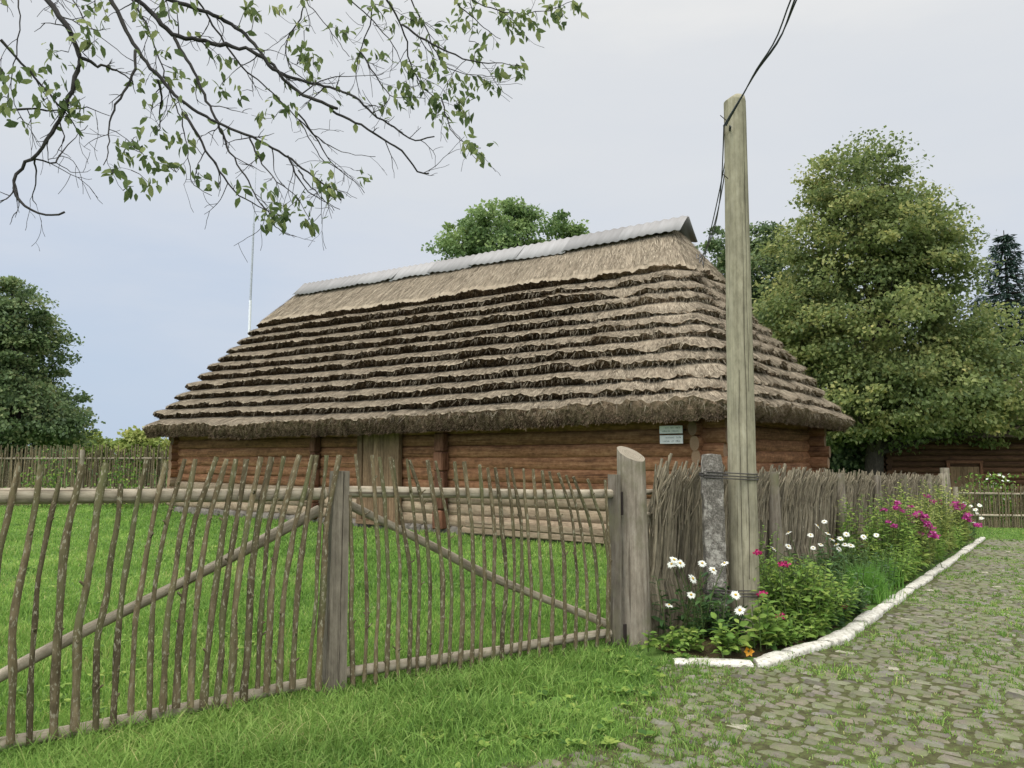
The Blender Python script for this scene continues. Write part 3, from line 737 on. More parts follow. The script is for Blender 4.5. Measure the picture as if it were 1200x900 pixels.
# bracket strip between the plates
# ------------------------------------------------------------------ gate leaves
GC = np.array([-1.21, 5.35]); GA = np.array([-2.62, 4.1]); GB = np.array([1.02, 6.77])
def gplane(a, b):
    d = (b-a)/np.linalg.norm(b-a); n = np.array([d[1], -d[0]])
    if n[1] > 0: n = -n
    return d, n
GP1 = [  # traced pickets of the left leaf (photograph pixels x2.25, origin 0,500)
 [(50,95),(22,220),(0,330),(-30,560),(-40,860)], [(112,100),(75,300),(36,500),(30,660),(25,835)], [(155,150),(124,290),(100,400),(85,650),(80,835)], [(220,100),(168,300),(150,550),(140,820)],
 [(280,95),(235,350),(205,550),(195,800)], [(320,150),(287,400),(258,560),(250,800)], [(388,85),(345,300),(310,520),(298,800)], [(436,90),(385,330),(355,520),(345,760)],
 [(486,85),(430,280),(405,450),(390,780)], [(515,85),(470,320),(440,500),(427,750)], [(570,80),(510,260),(480,480),(465,740)], [(600,85),(545,260),(515,500),(500,740)],
 [(622,85),(580,330),(560,500),(535,740)], [(650,85),(610,330),(590,500),(572,745)], [(685,80),(645,280),(620,480),(605,740)], [(715,80),(680,260),(660,450),(645,735)],
 [(748,78),(705,280),(690,480),(680,690)], [(790,75),(740,250),(715,420),(703,700)], [(825,75),(775,280),(745,450),(738,700)], [(834,75),(800,300),(780,480),(768,690)],
 [(862,75),(845,250),(830,500),(815,695)], [(895,75),(862,250),(848,500),(838,695)]]
GP2 = [  # right leaf (x2.25, origin 360,500)
 [(115,180),(118,400),(118,690)], [(126,72),(152,250),(158,450),(152,705)], [(170,75),(186,300),(186,480),(178,700)], [(190,80),(205,200),(214,350),(216,480),(207,690)],
 [(222,80),(236,200),(246,400),(235,690)], [(262,85),(285,250),(296,380),(293,675)], [(224,85),(255,270),(275,430),(266,680)], [(272,88),(305,200),(326,400),(318,680)], [(318,88),(345,250),(362,430),(343,675)], [(340,90),(372,250),(380,420),(372,668)],
 [(386,92),(402,250),(412,470),(399,665)], [(415,92),(432,250),(440,480),(430,660)], [(455,100),(465,250),(472,400),(452,655)], [(474,108),(492,260),(494,420),(488,600),(492,660)],
 [(492,108),(512,220),(524,420),(512,640)], [(525,108),(540,250),(548,400),(535,635)], [(537,108),(562,220),(568,420),(560,630)], [(568,110),(580,250),(590,420),(585,620)], [(597,112),(608,250),(618,420),(610,610)],
 [(617,115),(635,240),(648,420),(643,610)], [(640,118),(665,230),(680,400),(675,605)], [(664,122),(698,230),(712,400),(705,600)], [(685,128),(722,260),(738,400),(735,590)], [(703,132),(745,240),(768,400),(765,580)],
 [(740,138),(775,240),(795,360),(790,570)], [(785,140),(790,240),(798,380),(796,565)]]
def gate(name_lab, ga, gb, picks, ou, rails, brace, org):
    d, n = gplane(ga, gb); p0 = np.array([ga[0], ga[1], 0]); n3 = np.array([n[0], n[1], 0])
    g = thing('gate_leaf', name_lab, 'gate', (org[0], org[1], float(hgt(*org))), 'two leaves of the stick gate')
    def PP(u, v, o=0): return on_plane(u, v, p0+n3*o, n3)
    for pk in picks:
        pts = [PP(ou+x/2.25, 500+y/2.25, .055) for x, y in pk]
        L = np.concatenate([[0], np.cumsum([np.linalg.norm(pts[a+1]-pts[a]) for a in range(len(pts)-1)])])
        m = 20; w = np.linspace(0, L[-1], m)
        P = np.stack([np.interp(w, L, [p[c] for p in pts]) for c in range(3)], -1)
        Ps = P.copy(); Ps[1:-1] = (P[:-2]+2*P[1:-1]+P[2:])/4; Ps[1:-1] = (Ps[:-2]+2*Ps[1:-1]+Ps[2:])/4
        Ps += np.stack([noise1(m, 3, .008)*d[0], noise1(m, 3, .008)*d[1], np.zeros(m)], -1)+noise1(m, 4, .008)[:, None]*n3
        r0 = random.uniform(.0145, .0215) if ou == 0 else random.uniform(.0112, .0165)
        rad = r0*np.linspace(.88, 1.12, m)*(1+noise1(m, 2, .2))
        mb = MB(); mb.tube(Ps, rad, 8, rough=.16, tint=random.uniform(.25, 1))
        for q in range(random.randint(1, 4)):   # stubs of side twigs
            a = random.randint(2, m-3); dv = np.array([random.uniform(-1, 1)*d[0], random.uniform(-1, 1)*d[1], .6])+n3*random.uniform(0, .6); dv /= np.linalg.norm(dv)
            mb.tube([Ps[a], Ps[a]+dv*random.uniform(.03, .055)], [r0*.5, r0*.32], 5)
        obj('picket', mb, M['stick'], g, True)
    for pts, r in rails:
        P0 = np.array([PP(u, v, 0) for u, v in pts]); m = 24
        L = np.linspace(0, 1, len(P0)); w = np.linspace(0, 1, m)
        P = np.stack([np.interp(w, L, P0[:, c]) for c in range(3)], -1); P[:, 2] += noise1(m, 6, .008); P += noise1(m, 7, .01)[:, None]*n3
        mb = MB(); mb.tube(P, r*(1+noise1(m, 4, .06)), 10, rough=.07, tint=.85); obj('rail', mb, M['rail'], g, True)
    P0 = np.array([PP(u, v, -.065) for u, v in brace]); m = 18; w = np.linspace(0, 1, m)
    P = np.stack([np.interp(w, np.linspace(0, 1, len(P0)), P0[:, c]) for c in range(3)], -1); P[:, 2] += noise1(m, 5, .01)
    mb = MB(); mb.tube(P, np.linspace(.03, .036, m)*(1+noise1(m, 3, .1)), 9, rough=.08, tint=.8); obj('brace', mb, M['rail'], g, True)
    return g
ext = [[(-40,100),(-70,300),(-105,560),(-120,880)], [(-110,100),(-160,330),(-190,600),(-205,900)], [(-180,100),(-240,330),(-270,600),(-290,930)], [(-250,95),(-310,330),(-350,600),(-370,960)]]
gate('left leaf of the stick gate, its pickets leaning right', GA, GC, GP1+ext, 0,
     [([(-150, 586), (0, 582), (150, 582), (300, 580), (380, 578)], .042), ([(-160, 905), (0, 870), (180, 838), (300, 814), (362, 800)], .036)], [(-120, 858), (0, 793), (120, 728), (250, 664), (374, 598)], GA*.5+GC*.5)
rg = gate('right leaf of the stick gate, its thin pickets leaning left', GC, GB, GP2, 360,
     [([(403, 577), (520, 578), (620, 580), (716, 579)], .040), ([(403, 787), (500, 774), (600, 760), (716, 741)], .038)], [(408, 590), (470, 622), (560, 668), (640, 702), (714, 732)], GB*.5+GC*.5)
# hanging stile of the right leaf
d2, n2 = gplane(GC, GB); n23 = np.array([n2[0], n2[1], 0])
a = on_plane(719, 760, (GC[0], GC[1], 0), n23); b = on_plane(720, 556, (GC[0], GC[1], 0), n23)
mb = MB(); m = 10; P = np.linspace(a, b, m); P[:, 2] += 0
mb.tube(P, np.linspace(.066, .056, m)*(1+noise1(m, 3, .03)), 4, rough=.05); obj('stile', mb, M['post'], rg)
for v in (741,):
    mb = MB(); c_ = on_plane(727, v, (GC[0], GC[1], 0), n23)+n23*.06; mb.box(c_, .03, .02, .16, ax=math.atan2(d2[1], d2[0])); obj('hinge', mb, M['iron'], rg)
# centre post (hewn, square, split)
a = on_plane(389, 816, (GC[0], GC[1], 0), n23); b = on_plane(398, 552, (GC[0], GC[1], 0), n23)
t_ = thing('gate_post', 'square split hewn post standing between the two gate leaves', 'post', a-n23*0)
mb = MB(); m = 14; P = np.linspace(a-np.array([0, 0, .1]), b, m); 
hwid = np.linspace(.076, .054, m)
for sx, wd, oo in ((-1, .62, 0), (1, .36, .006)):
    pr = []
    for k in range(m):
        cx = P[k]+np.array([d2[0], d2[1], 0])*hwid[k]*(-.38 if sx < 0 else .64)
        ww = hwid[k]*(.60 if sx < 0 else .35)
        for (p_, q_) in ((-1, -1), (1, -1), (1, 1), (-1, 1)):
            pr.append(cx+np.array([d2[0], d2[1], 0])*ww*p_*(1+RNG.normal(0, .03))-n23*(q_*hwid[k]*.9)+n23*oo)
    i = np.arange(m-1)[:, None]; j = np.arange(4)[None, :]; j_ = (j+1) % 4
    f = np.stack([i*4+j, i*4+j_, (i+1)*4+j_, (i+1)*4+j], -1).reshape(-1, 4).tolist()+[[(m-1)*4+q for q in range(4)]]
    V = np.array(pr); idv = random.random()*30
    G = np.stack([V[:, 2]+idv, V[:, 0]+idv, V[:, 1]], -1)
    mb.add(V, f, gr=G, tint=.6 if sx < 0 else .5)
obj('shaft', mb, M['hewn'], t_)
e0 = GC-d2*0+gplane(GA, GC)[0]*-2.82
t_ = thing('gate_post', 'round grey hinge post at the outer end of the left gate leaf', 'post', (e0[0], e0[1], float(hgt(*e0))))
mb = MB(); mb.tube([(e0[0], e0[1], z) for z in np.linspace(-.1, 1.6, 10)], .12*(1+RNG.normal(0, .02, 10)), 14, rough=.04); obj('shaft', mb, M['post'], t_, True)
# stout round post with slanted top
pb = np.array([1.065, 6.84]); top = at(741, 532, 6.86)[2]
t_ = thing('gate_post', 'stout round grey post with a slanting sawn top at the gate end', 'post', (pb[0], pb[1], float(hgt(*pb))))
n = 20; th = np.arange(n)*2*math.pi/n; mb = MB(); rows = []; G = []
for k, z in enumerate(np.linspace(-.1, 1, 12)):
    r = (.143-.020*max(z, 0))*(1+.03*np.sin(3*th+1)+.02*np.sin(7*th))
    x = pb[0]+r*np.cos(th)-.012*z; y = pb[1]+r*np.sin(th)
    zt = 1.645-.55*(r*np.cos(th))-.06*np.cos(th+2)-.02
    zz = z*zt if z > 0 else np.full(n, z)
    rows.append(np.stack([x, y, zz], -1)); G.append(np.stack([zz+3, r*np.cos(th)+7, r*np.sin(th)], -1))
i = np.arange(11)[:, None]; j = np.arange(n)[None, :]; j_ = (j+1) % n
mb.add(np.concatenate(rows), np.stack([i*n+j, i*n+j_, (i+1)*n+j_, (i+1)*n+j], -1).reshape(-1, 4), gr=np.concatenate(G), tint=.55)
mb.add(np.concatenate([rows[-1], rows[-1].mean(0)[None]]), None, [[q, (q+1) % n, n] for q in range(n)], gr=np.concatenate([G[-1]*2, G[-1].mean(0)[None]]), tint=.95)
kn_ = at(749, 570, 6.84); mb.tube([kn_+np.array([-.05, 0, 0]), kn_+np.array([.012, -.01, 0])], [.035, .016], 8, tint=.5)
obj('shaft', mb, M['post'], t_, True)
mb = MB(); c_ = at(728.5, 590, 6.70); mb.box(c_+np.array([0.0, .02, 0]), .03, .02, .2); obj('latch_plate', mb, M['iron'], t_)
# ------------------------------------------------------------------ wattle fence along the path
FL = 21.3
fence = thing('wattle_fence', 'long wattle fence of woven upright sticks running beside the flower bed', 'fence', (FO[0], FO[1], 0))
def fz(s): x, y = xy(s, 0); return float(hgt(x, y))
sticks = []; s = .16
while s < FL:
    sticks.append(s); s += random.uniform(.018, .032)*(1+.012*s)
rest = MB(); nst = 0
for idx, s in enumerate(sticks):
    alt = (-1)**idx
    hgt_ = 1.5+random.uniform(-.1, .1)+(.05 if random.random() < .12 else 0)
    lean = .05+random.uniform(-.02, .03); kick = random.uniform(.05, .14)
    zs = np.array([-.03, .3, .62, .95, 1.12, 1.3, hgt_]); m = len(zs)
    so_ = np.array([0, lean*.3, lean*.7, lean, lean+.01, lean+.02+kick*.45, lean+.02+kick])-lean
    so_ = so_+RNG.normal(0, .009, m)
    qo = np.array([0, -.035*alt, .03*alt, .04*alt-.01, .03*alt-.02, -.05+.02*alt, -.10+random.uniform(-.05, .05)])+RNG.normal(0, .007, m)
    x, y = xy(s+so_, qo); P = np.stack([x, y, fz(s)+zs], -1)
    r0 = random.uniform(.009, .0195)
    tgt = MB() if nst < 100 else rest
    tgt.tube(P, r0*np.linspace(1.15, .75, m)*(1+RNG.normal(0, .06, m)), 6 if s < 9 else 5, tint=random.random())
    if random.random() < .5: 
        a = P[5]; tgt.tube([a, a+np.array([random.uniform(-.05, .05), random.uniform(-.05, 0), random.uniform(.08, .2)])], [.008, .005], 4)
    if nst < 100: obj('stake', tgt, M['wattle'], fence, True)
    nst += 1
for k in range(480):     # thin crooked twig ends worked in along the top
    s = .15+(FL-.2)*random.random()**1.5; a = random.uniform(.85, 1.2); x, y = xy(s, random.uniform(-.09, .03)); z = fz(s)
    ln = random.uniform(.25, .5); x2, y2 = xy(s+random.gauss(.06, .05), random.uniform(-.17, -.03)); zt = min(z+a+ln, z+1.54)
    rest.tube([(x, y, z+a), ((x+x2)/2+random.gauss(0, .012), (y+y2)/2, z+a+(zt-z-a)*.55), (x2, y2, zt)], [.009, .0075, .005], 4, tint=.5+.5*random.random())
stuff(obj('stake', rest, M['wattle'], fence, True))
for zr in (.35, 1.08, 1.3):
    mb = MB(); a = np.linspace(.1, FL, 60); x, y = xy(a, np.full(60, .02)+noise1(60, 4, .012)); mb.tube(np.stack([x, y, hgt(x, y)+zr+noise1(60, 5, .02)], -1), .026, 7)
    obj('rail', mb, M['rail'], fence, True)
for k, (s, top_, w_) in enumerate(((3.48, 1.45, .085), (7.08, 1.46, .085), (10.06, 1.46, .085), (13.4, 1.5, .085), (17.3, 1.55, .09), (20.2, 1.6, .1))):
    x, y = xy(s, -.13); m = 8; lx = random.uniform(-.05, .02)
    P = np.stack([x+np.linspace(0, lx, m), np.full(m, y), fz(s)+np.linspace(-.1, top_+.06, m)], -1)
    mb = MB(); mb.tube(P, np.linspace(w_*1.1, w_*.9, m)*(1+RNG.normal(0, .03, m)), 10, rough=.06)
    obj('post', mb, M['post'], fence, True)
# ------------------------------------------------------------------ utility pole, concrete stub, cables
pbase = np.array([2.13, 7.2]); ptop = at(861, 120, 7.2)
pole = thing('utility_pole', 'tall yellowish wooden utility pole strapped to the concrete stub', 'utility pole', (pbase[0], pbase[1], float(hgt(*pbase))))
mb = MB(); m = 24; w = np.linspace(-.05, 1, m)
P = np.stack([pbase[0]+(ptop[0]-pbase[0])*w, np.full(m, pbase[1]), ptop[2]*w], -1)
mb.tube(P, np.linspace(.137, .104, m)*(1+noise1(m, 4, .012)), 22, rough=.012, tint=.7, caps=False)
# bevelled top
n = 22; tp = mb.v[-1][-n:]; c_ = tp.mean(0)
tp2 = tp*1.0; tp2[:, 2] += .035+.45*np.clip(tp[:, 0]-c_[0]+.03, -.06, .02); tp2[:, :2] = c_[:2]+(tp[:, :2]-c_[:2])*.93
mb.add(np.concatenate([tp, tp2, tp2.mean(0)[None]]), [[q, (q+1) % n, n+(q+1) % n, n+q] for q in range(n)], [[n+q, n+(q+1) % n, 2*n] for q in range(n)], tint=.5)
obj('shaft', mb, M['pole'], pole, True)
mb = MB()
ys = 7.2-.13
for z0, z1, dx in ((.5, 3.9, .01), (2.2, 4.9, .045), (.1, 2.4, -.05)):   # drying cracks along the pole
    mm = 26; zz = np.linspace(z0, z1, mm); fr = zz/ptop[2]; cx = pbase[0]+(ptop[0]-pbase[0])*fr+dx+noise1(mm, 4, .007)
    rr = .142-.033*fr; yy = pbase[1]-np.sqrt(np.clip(rr**2-(cx-(pbase[0]+(ptop[0]-pbase[0])*fr))**2, 0, 1))-.0005
    mb.tube(np.stack([cx, yy, zz], -1), .0017*(1+noise1(mm, 3, .7)), 4)
obj('drying_crack', mb, M['dark'], pole)
mb = MB()
for u, v in ((846, 138), (848, 206)):
    p = at(u+6, v+4, 7.15); mb.tube([p, p+np.array([-.07, -.02, .05])], .004, 5)
obj('nail', mb, M['iron'], pole)
cb = np.array([1.835, 7.06]); ctz = at(840, 533, 7.06)[2]
t_ = thing('concrete_post', 'rough grey concrete stub post strapped to the utility pole', 'post', (cb[0], cb[1], float(hgt(*cb))))
mb = MB(); m = 26; V = []
for k, z in enumerate(np.linspace(-.1, ctz, m)):
    for (p_, q_) in ((-1, -.7), (-.7, -1), (0, -1), (.7, -1), (1, -.7), (1, .7), (.7, 1), (-.7, 1), (-1, .7)):
        r = .09*(1 if k < m-2 else (.96 if k == m-2 else .86)); V.append((cb[0]+r*p_+RNG.normal(0, .0025)-.008*z, cb[1]+r*q_*.8+RNG.normal(0, .0025), z+RNG.normal(0, .004)))
n = 9; i = np.arange(m-1)[:, None]; j = np.arange(n)[None, :]; j_ = (j+1) % n
f = np.stack([i*n+j, i*n+j_, (i+1)*n+j_, (i+1)*n+j], -1).reshape(-1, 4)
mb.add(V, f); tp = V[-n:]; mb.add(tp+[tuple(np.mean(tp, 0)+np.array([0, 0, .008]))], None, [[q, (q+1) % n, n] for q in range(n)])
obj('shaft', mb, M['concrete'], t_, False)
for z, lab in ((at(850, 556, 7.1)[2], 'upper wire tie wound round the pole and concrete stub'), (at(850, 692, 7.1)[2], 'lower wire tie wound round the pole and concrete stub')):
    mb = MB()
    for k in range(3):
        q = np.linspace(0, 2*math.pi, 40); rp = .142-.033*z/ptop[2]+.008
        pts = []
        pc = np.array([pbase[0]+(ptop[0]-pbase[0])*z/ptop[2], pbase[1]])
        for a in q:
            dx, dy = math.cos(a), math.sin(a)
            # support point of pole disc and stub box
            c1 = pc+np.array([dx, dy])*rp
            c2 = np.array([cb[0]-.01, cb[1]])+np.array([.098*(1 if dx > 0 else -1), .08*(1 if dy > 0 else -1)])
            best = c1 if c1@np.array([dx, dy]) > c2@np.array([dx, dy]) else c2
            pts.append((best[0], best[1], z+.016*(k-1)+.012*math.sin(a+k)-.06*(best[0]-cb[0])))
        mb.tube(pts, .0055, 5, caps=False)
    mb.tube([pts[20], (pts[20][0]-.03, pts[20][1]-.05, z+.02)], .004, 5)
    o = obj('tie_wire', mb, M['wire'], smooth=True); base_at(o, (pc[0], pc[1], z)); tag(o, lab, 'wire', 'wire ties on the utility pole')
g0 = hcen+EX*(RH+.55)+EY*(-.35); gz = 6.0
ge = np.array([g0[0], g0[1], gz]); ge = at(817, 298, np.array(ge)[1]-.2)
at_pole = at(849, 148, 7.05)
mb = MB()
for k in range(3):
    m = 22; w = np.linspace(0, 1, m)[:, None]; o_ = np.array([(k-1)*.018, .01*(k-1), .02*(k % 2)])
    P = at_pole+o_*.4+(ge-at_pole)*w; P[:, 2] -= (.55+.1*k)*np.sin(w[:, 0]*math.pi); P[:, 0] += .06*np.sin(w[:, 0]*math.pi*2+k)
    mb.tube(P, .0065, 5)
    ctl = [at(930, -4, 5.35), at(917, 40, 5.75), at(903, 62, 6.0), at(888, 78, 6.3), at(873, 108, 6.7), at(858, 132, 7.0), at(849, 148, 7.05)]
    ctl = [np.array([1.95, -5.0, 6.9]), np.array([2.02, 2.0, 5.0])]+ctl
    ctl = np.array(ctl)+np.array([(k-1)*.014, 0, (k-1)*.006]); L = np.concatenate([[0], np.cumsum(np.linalg.norm(np.diff(ctl, axis=0), axis=1))])
    w = np.linspace(0, L[-1], 90); P = np.stack([np.interp(w, L, ctl[:, c]) for c in range(3)], -1)
    P[1:-1] = (P[:-2]+P[1:-1]+P[2:])/3; P[1:-1] = (P[:-2]+P[1:-1]+P[2:])/3
    P[:, 0] += .012*np.sin(w*2.2+k*2.1); mb.tube(P, .0065, 5)
o = obj('cable_bundle', mb, M['cable'], smooth=True); base_at(o, at_pole); tag(o, 'bundle of dark overhead cables running from the barn gable past the pole top', 'cable')
# flagpole behind the barn
fb = at(292, 395, 33.0); ftop = at(299, 196, 33.0); kz = at(292.5, 352, 33.0)[2]; mz = at(294, 262, 33)[2]
t_ = thing('flagpole', 'thin pale flagpole rising behind the barn roof', 'flagpole', (fb[0], fb[1], 0))
mb = MB(); mb.tube([(fb[0], fb[1], 0), (fb[0], fb[1], kz)], .06, 8); obj('lower_shaft', mb, M['whitepole'], t_, True)
mb = MB(); mb.tube([(fb[0], fb[1], kz), (fb[0]+.04, fb[1], mz)], [.05, .042], 8); mb.tube([(fb[0]+.04, fb[1], mz), (fb[0]+.06, fb[1], ftop[2])], [.018, .012], 6); obj('upper_shaft', mb, M['metalpole'], t_, True)
# ------------------------------------------------------------------ far left wattle fence, cross fence
def stick_fence(label, pts, h, sp, rr, postsp, mat, nparts=100):
    pts = np.array(pts, float); L = np.concatenate([[0], np.cumsum(np.linalg.norm(np.diff(pts, axis=0), axis=1))])
    g = thing('stick_fence', label, 'fence', (pts[0, 0], pts[0, 1], float(hgt(*pts[0]))))
    def P(d): return np.array([np.interp(d, L, pts[:, 0]), np.interp(d, L, pts[:, 1])])
    d = .05; k = 0; rest = MB()
    while d < L[-1]:
        p = P(d); z = float(hgt(*p)); hh = h*random.uniform(.9, 1.08); lx, ly = random.uniform(-.06, .06), random.uniform(-.06, .06)
        tgt = MB() if k < nparts else rest
        tgt.tube([(p[0], p[1], z-.05), (p[0]+lx*.3, p[1]+ly+.02*(-1)**k, z+hh*.5), (p[0]+lx, p[1]+ly, z+hh)], [rr*1.1, rr, rr*.7], 5, tint=random.random())
        if k < nparts: obj('stake', tgt, mat, g, True)
        d += sp*random.uniform(.7, 1.3); k += 1
    if rest.n: stuff(obj('stake', rest, mat, g, True))
    for zr in (.3*h, .82*h):
        a = np.linspace(0, L[-1], 20); q = np.array([P(x) for x in a]); mb = MB(); mb.tube(np.column_stack([q, hgt(q[:, 0], q[:, 1])+zr]), .04, 6); obj('rail', mb, M['rail'], g, True)
    for d in np.arange(0, L[-1]+.1, postsp):
        p = P(d); z = float(hgt(*p)); mb = MB(); mb.tube([(p[0], p[1]-.1, z-.1), (p[0], p[1]-.1, z+h*.97)], .075, 8); obj('post', mb, M['post'], g, True)
    return g
stick_fence('old stick fence at the back of the lawn, left of the barn', [(-30, 23.0), (-22, 24.6), (-10.5, 26.2)], 1.88, .036, .027, 3.2, M['stick'])
stick_fence('low picket fence of thin sticks crossing beyond the end of the path', [(13.9, 24.4), (17.5, 24.7), (24, 25.2)], 1.3, .052, .023, 2.4, M['stick'])
p = at(1109, 590, 24.2); t_ = thing('gate_post', 'thick dark post where the two fences meet beyond the bed', 'post', (p[0], p[1], float(hgt(p[0], p[1]))))
mb = MB(); mb.tube([(p[0], p[1], -.8), (p[0]+.02, p[1], 0.2), (p[0], p[1], 1.25)], [.16, .14, .13], 10, rough=.06); obj('shaft', mb, M['post'], t_, True)
# ------------------------------------------------------------------ log building far right
bz = -.75; bc = np.array([21.0, 33.5]); ba = R(-8)
bld = thing('log_cottage', 'brown log cottage half hidden behind the big tree on the right', 'cottage', (bc[0], bc[1], bz), rz=ba, local=True)
mb = MB()
for k in range(13):
    for yy in (-2.5, 2.5): mb.tube([(-5.6, yy, .12+k*.24), (0, yy+.01, .12+k*.24), (5.6, yy, .12+k*.24)], .13, 10)
    for xx in (-5.3, 5.3): mb.tube([(xx, -2.8, .24+k*.24), (xx, 2.8, .24+k*.24)], .13, 10)
obj('log_wall', mb, M['plank'], bld, True)
for xd in (-2.4, .9):
    mb = MB()
    for k in range(5): mb.box((xd-.44+.22*k, -2.66, 1.0), .215, .05, 1.9, axis=2)
    dd = obj('door', mb, M['door'], bld)
    mb = MB(); mb.box((xd-.62, -2.67, 1.05), .12, .1, 2.1, axis=2); mb.box((xd+.62, -2.67, 1.05), .12, .1, 2.1, axis=2); mb.box((xd, -2.67, 2.14), 1.4, .1, .12); obj('door_frame', mb, M['redpost'], dd)
mb = MB()
for c in range(8):
    w0, w1 = c/8, (c+1.2)/8
    for sgn in (-1, 1):
        n = 60; xs = np.linspace(-6.2, 6.2, n); rows = []
        for w, o_ in ((w0, .0), (w0, .16), (min(w1, 1.0), .04)):
            rows.append(np.stack([xs*(1-.25*w), np.full(n, sgn*(3.2-3.2*w))+sgn*o_*.6+noise1(n, 2, .02), 3.0+2.6*w+o_*.7+noise1(n, 2, .02)], -1))
        V = np.concatenate(rows); f = np.concatenate([np.stack([i*n+np.arange(n-1), i*n+np.arange(1, n), (i+1)*n+np.arange(1, n), (i+1)*n+np.arange(n-1)], -1) for i in range(2)])
        mb.add(V, f, tint=.3, mi=[1]*(n-1)+[0]*(n-1))
for sgn in (-1, 1): mb.add([(sgn*6.2, -3.2, 3.0), (sgn*6.2, 3.2, 3.0), (sgn*4.65, 0, 5.6)], None, [[0, 1, 2]], tint=.3)
obj('thatch_roof', mb, [M['straw'], M['butt']], bld)
# ------------------------------------------------------------------ trees
def rand_dirs(n):
    v = RNG.normal(size=(n, 3)); return v/np.linalg.norm(v, axis=1)[:, None]
def tree(name, label, cat, base, ells, nclump, lpc, leaf, mat, trunk_r, crown_lo, group=None, clr=.75, droop=.3, shell=.6, limbs=26, tintbias=0.0):
    base = np.array(base, float)
    t_ = thing(name, label, cat, base, group)
    vol = np.array([e[3]*e[4]*e[5] for e in ells])**.67; pr = vol/vol.sum()
    which = RNG.choice(len(ells), nclump, p=pr)
    C = np.array([e[:3] for e in ells])[which]; Rr = np.array([e[3:] for e in ells])[which]
    dirs = rand_dirs(nclump); rad = RNG.uniform(shell, 1.0, nclump)**.7
    rad *= 1+.10*np.sin(dirs[:, 0]*7+which)*np.cos(dirs[:, 2]*6)
    cen = C+dirs*Rr*rad[:, None]
    cen = cen[cen[:, 2] > crown_lo]; dirs = dirs[:len(cen)]
    nc = len(cen)
    mid = np.mean([e[:3] for e in ells], 0)
    ct_ = RNG.random(nc)
    k = np.repeat(np.arange(nc), lpc); N = len(k)
    cr = clr*RNG.uniform(.45, 1.45, nc)
    g = rand_dirs(N)*(RNG.random(N)**.45)[:, None]*np.array([1.0, 1.0, .42])*cr[k][:, None]
    pos = cen[k]+g; pos[:, 2] -= droop*.4*(g[:, 0]**2+g[:, 1]**2)/cr[k]
    outw = cen[k]-mid; outw /= np.linalg.norm(outw, axis=1)[:, None]+1e-9
    nrm = rand_dirs(N)*.8+np.array([0, 0, .75])+outw*.35
    dv = rand_dirs(N)+outw*.5+np.array([0, 0, -.45])
    tint = np.clip(.42+tintbias+.3*(ct_[k]-.5)*2+RNG.normal(0, .16, N), 0, 1)
    sz = leaf*RNG.uniform(.65, 1.3, N)
    mb = MB(); mb.cards(pos, nrm, dv, sz*1.15, sz*.85, tint)
    obj('crown', mb, mat, t_)
    mb = MB(); topz = max(e[2]+e[5]*.6 for e in ells); m = 12; w = np.linspace(0, 1, m)
    ctop = np.array([mid[0], mid[1], topz])
    P = base+(ctop-base)*w[:, None]; P[:, 0] += noise1(m, 3, .18)*w; P[:, 1] += noise1(m, 3, .18)*w; P[0, 2] -= .3
    mb.tube(P, trunk_r*(1-.86*w)*(1+.5*np.exp(-w*30)), 9)
    for c_ in cen[RNG.choice(nc, min(limbs, nc), replace=False)]:
        w0 = np.clip((c_[2]-base[2])/(topz-base[2])*.72-.06, .15, .85); a = base+(ctop-base)*w0
        bmid = a*.45+c_*.55+np.array([RNG.normal(0, .2), RNG.normal(0, .2), .35]); r = trunk_r*(1-.86*w0)*.42
        q = np.linspace(0, 1, 7)[:, None]; mb.tube((1-q)**2*a+2*q*(1-q)*bmid+q*q*c_, r*(1-.88*q[:, 0]), 6)
    obj('trunk', mb, M['bark'], t_, True)
    return t_
def E(u, v, Y, ru, rv, ry):
    c_ = at(u, v, Y); k = Y/F; return (c_[0], c_[1], c_[2], ru*k, ry, rv*k)
def gz_(x, y): return float(hgt(x, y))
# big linden on the right
D = 31.0; b_ = at(1022, 560, D)
tree('linden_tree', 'tall broad yellowing linden tree right of the barn', 'tree', (b_[0], b_[1], gz_(b_[0], b_[1])),
     [E(1000, 221, D, 62, 56, 2.4), E(1068, 278, D, 58, 52, 2.4), E(1010, 285, D, 96, 72, 3.6), E(1015, 385, D, 112, 90, 4.4), E(1085, 330, D, 56, 60, 2.6), E(1128, 425, D, 72, 64, 3.2), E(1150, 470, D, 80, 50, 3.2), E(965, 460, D, 72, 80, 3.6), E(1060, 465, D, 110, 60, 4.2), E(935, 370, D, 40, 70, 2.4)],
     1400, 100, .14, M['linden'], .38, 1.75, clr=.86, shell=.3, limbs=80)
# darker tree behind it
D = 38.0; b_ = at(878, 545, D)
tree('leafy_tree', 'dark green tree just behind the wooden pole, left of the linden', 'tree', (b_[0], b_[1], gz_(b_[0], b_[1])),
     [E(890, 320, D, 36, 60, 2.4), E(900, 400, D, 48, 80, 2.8), E(845, 295, D, 12, 34, .9), E(862, 380, D, 26, 50, 2)], 300, 120, .16, M['darkleaf'], .28, 1.2, clr=.85, shell=.4)
# tree behind the ridge
D = 36.0; b_ = at(600, 545, D)
tree('leafy_tree', 'fresh green tree rising behind the barn ridge', 'tree', (b_[0], b_[1], 0),
     [E(585, 275, D, 58, 44, 2.6), E(545, 290, D, 36, 32, 2), E(632, 272, D, 40, 30, 2), E(600, 335, D, 90, 66, 3.4), E(668, 272, D, 16, 12, .8), E(610, 250, D, 28, 22, 1.2)], 300, 110, .15, M['ashleaf'], .3, 3, clr=.62, shell=.35)
p_ = at(694, 275, 36); 
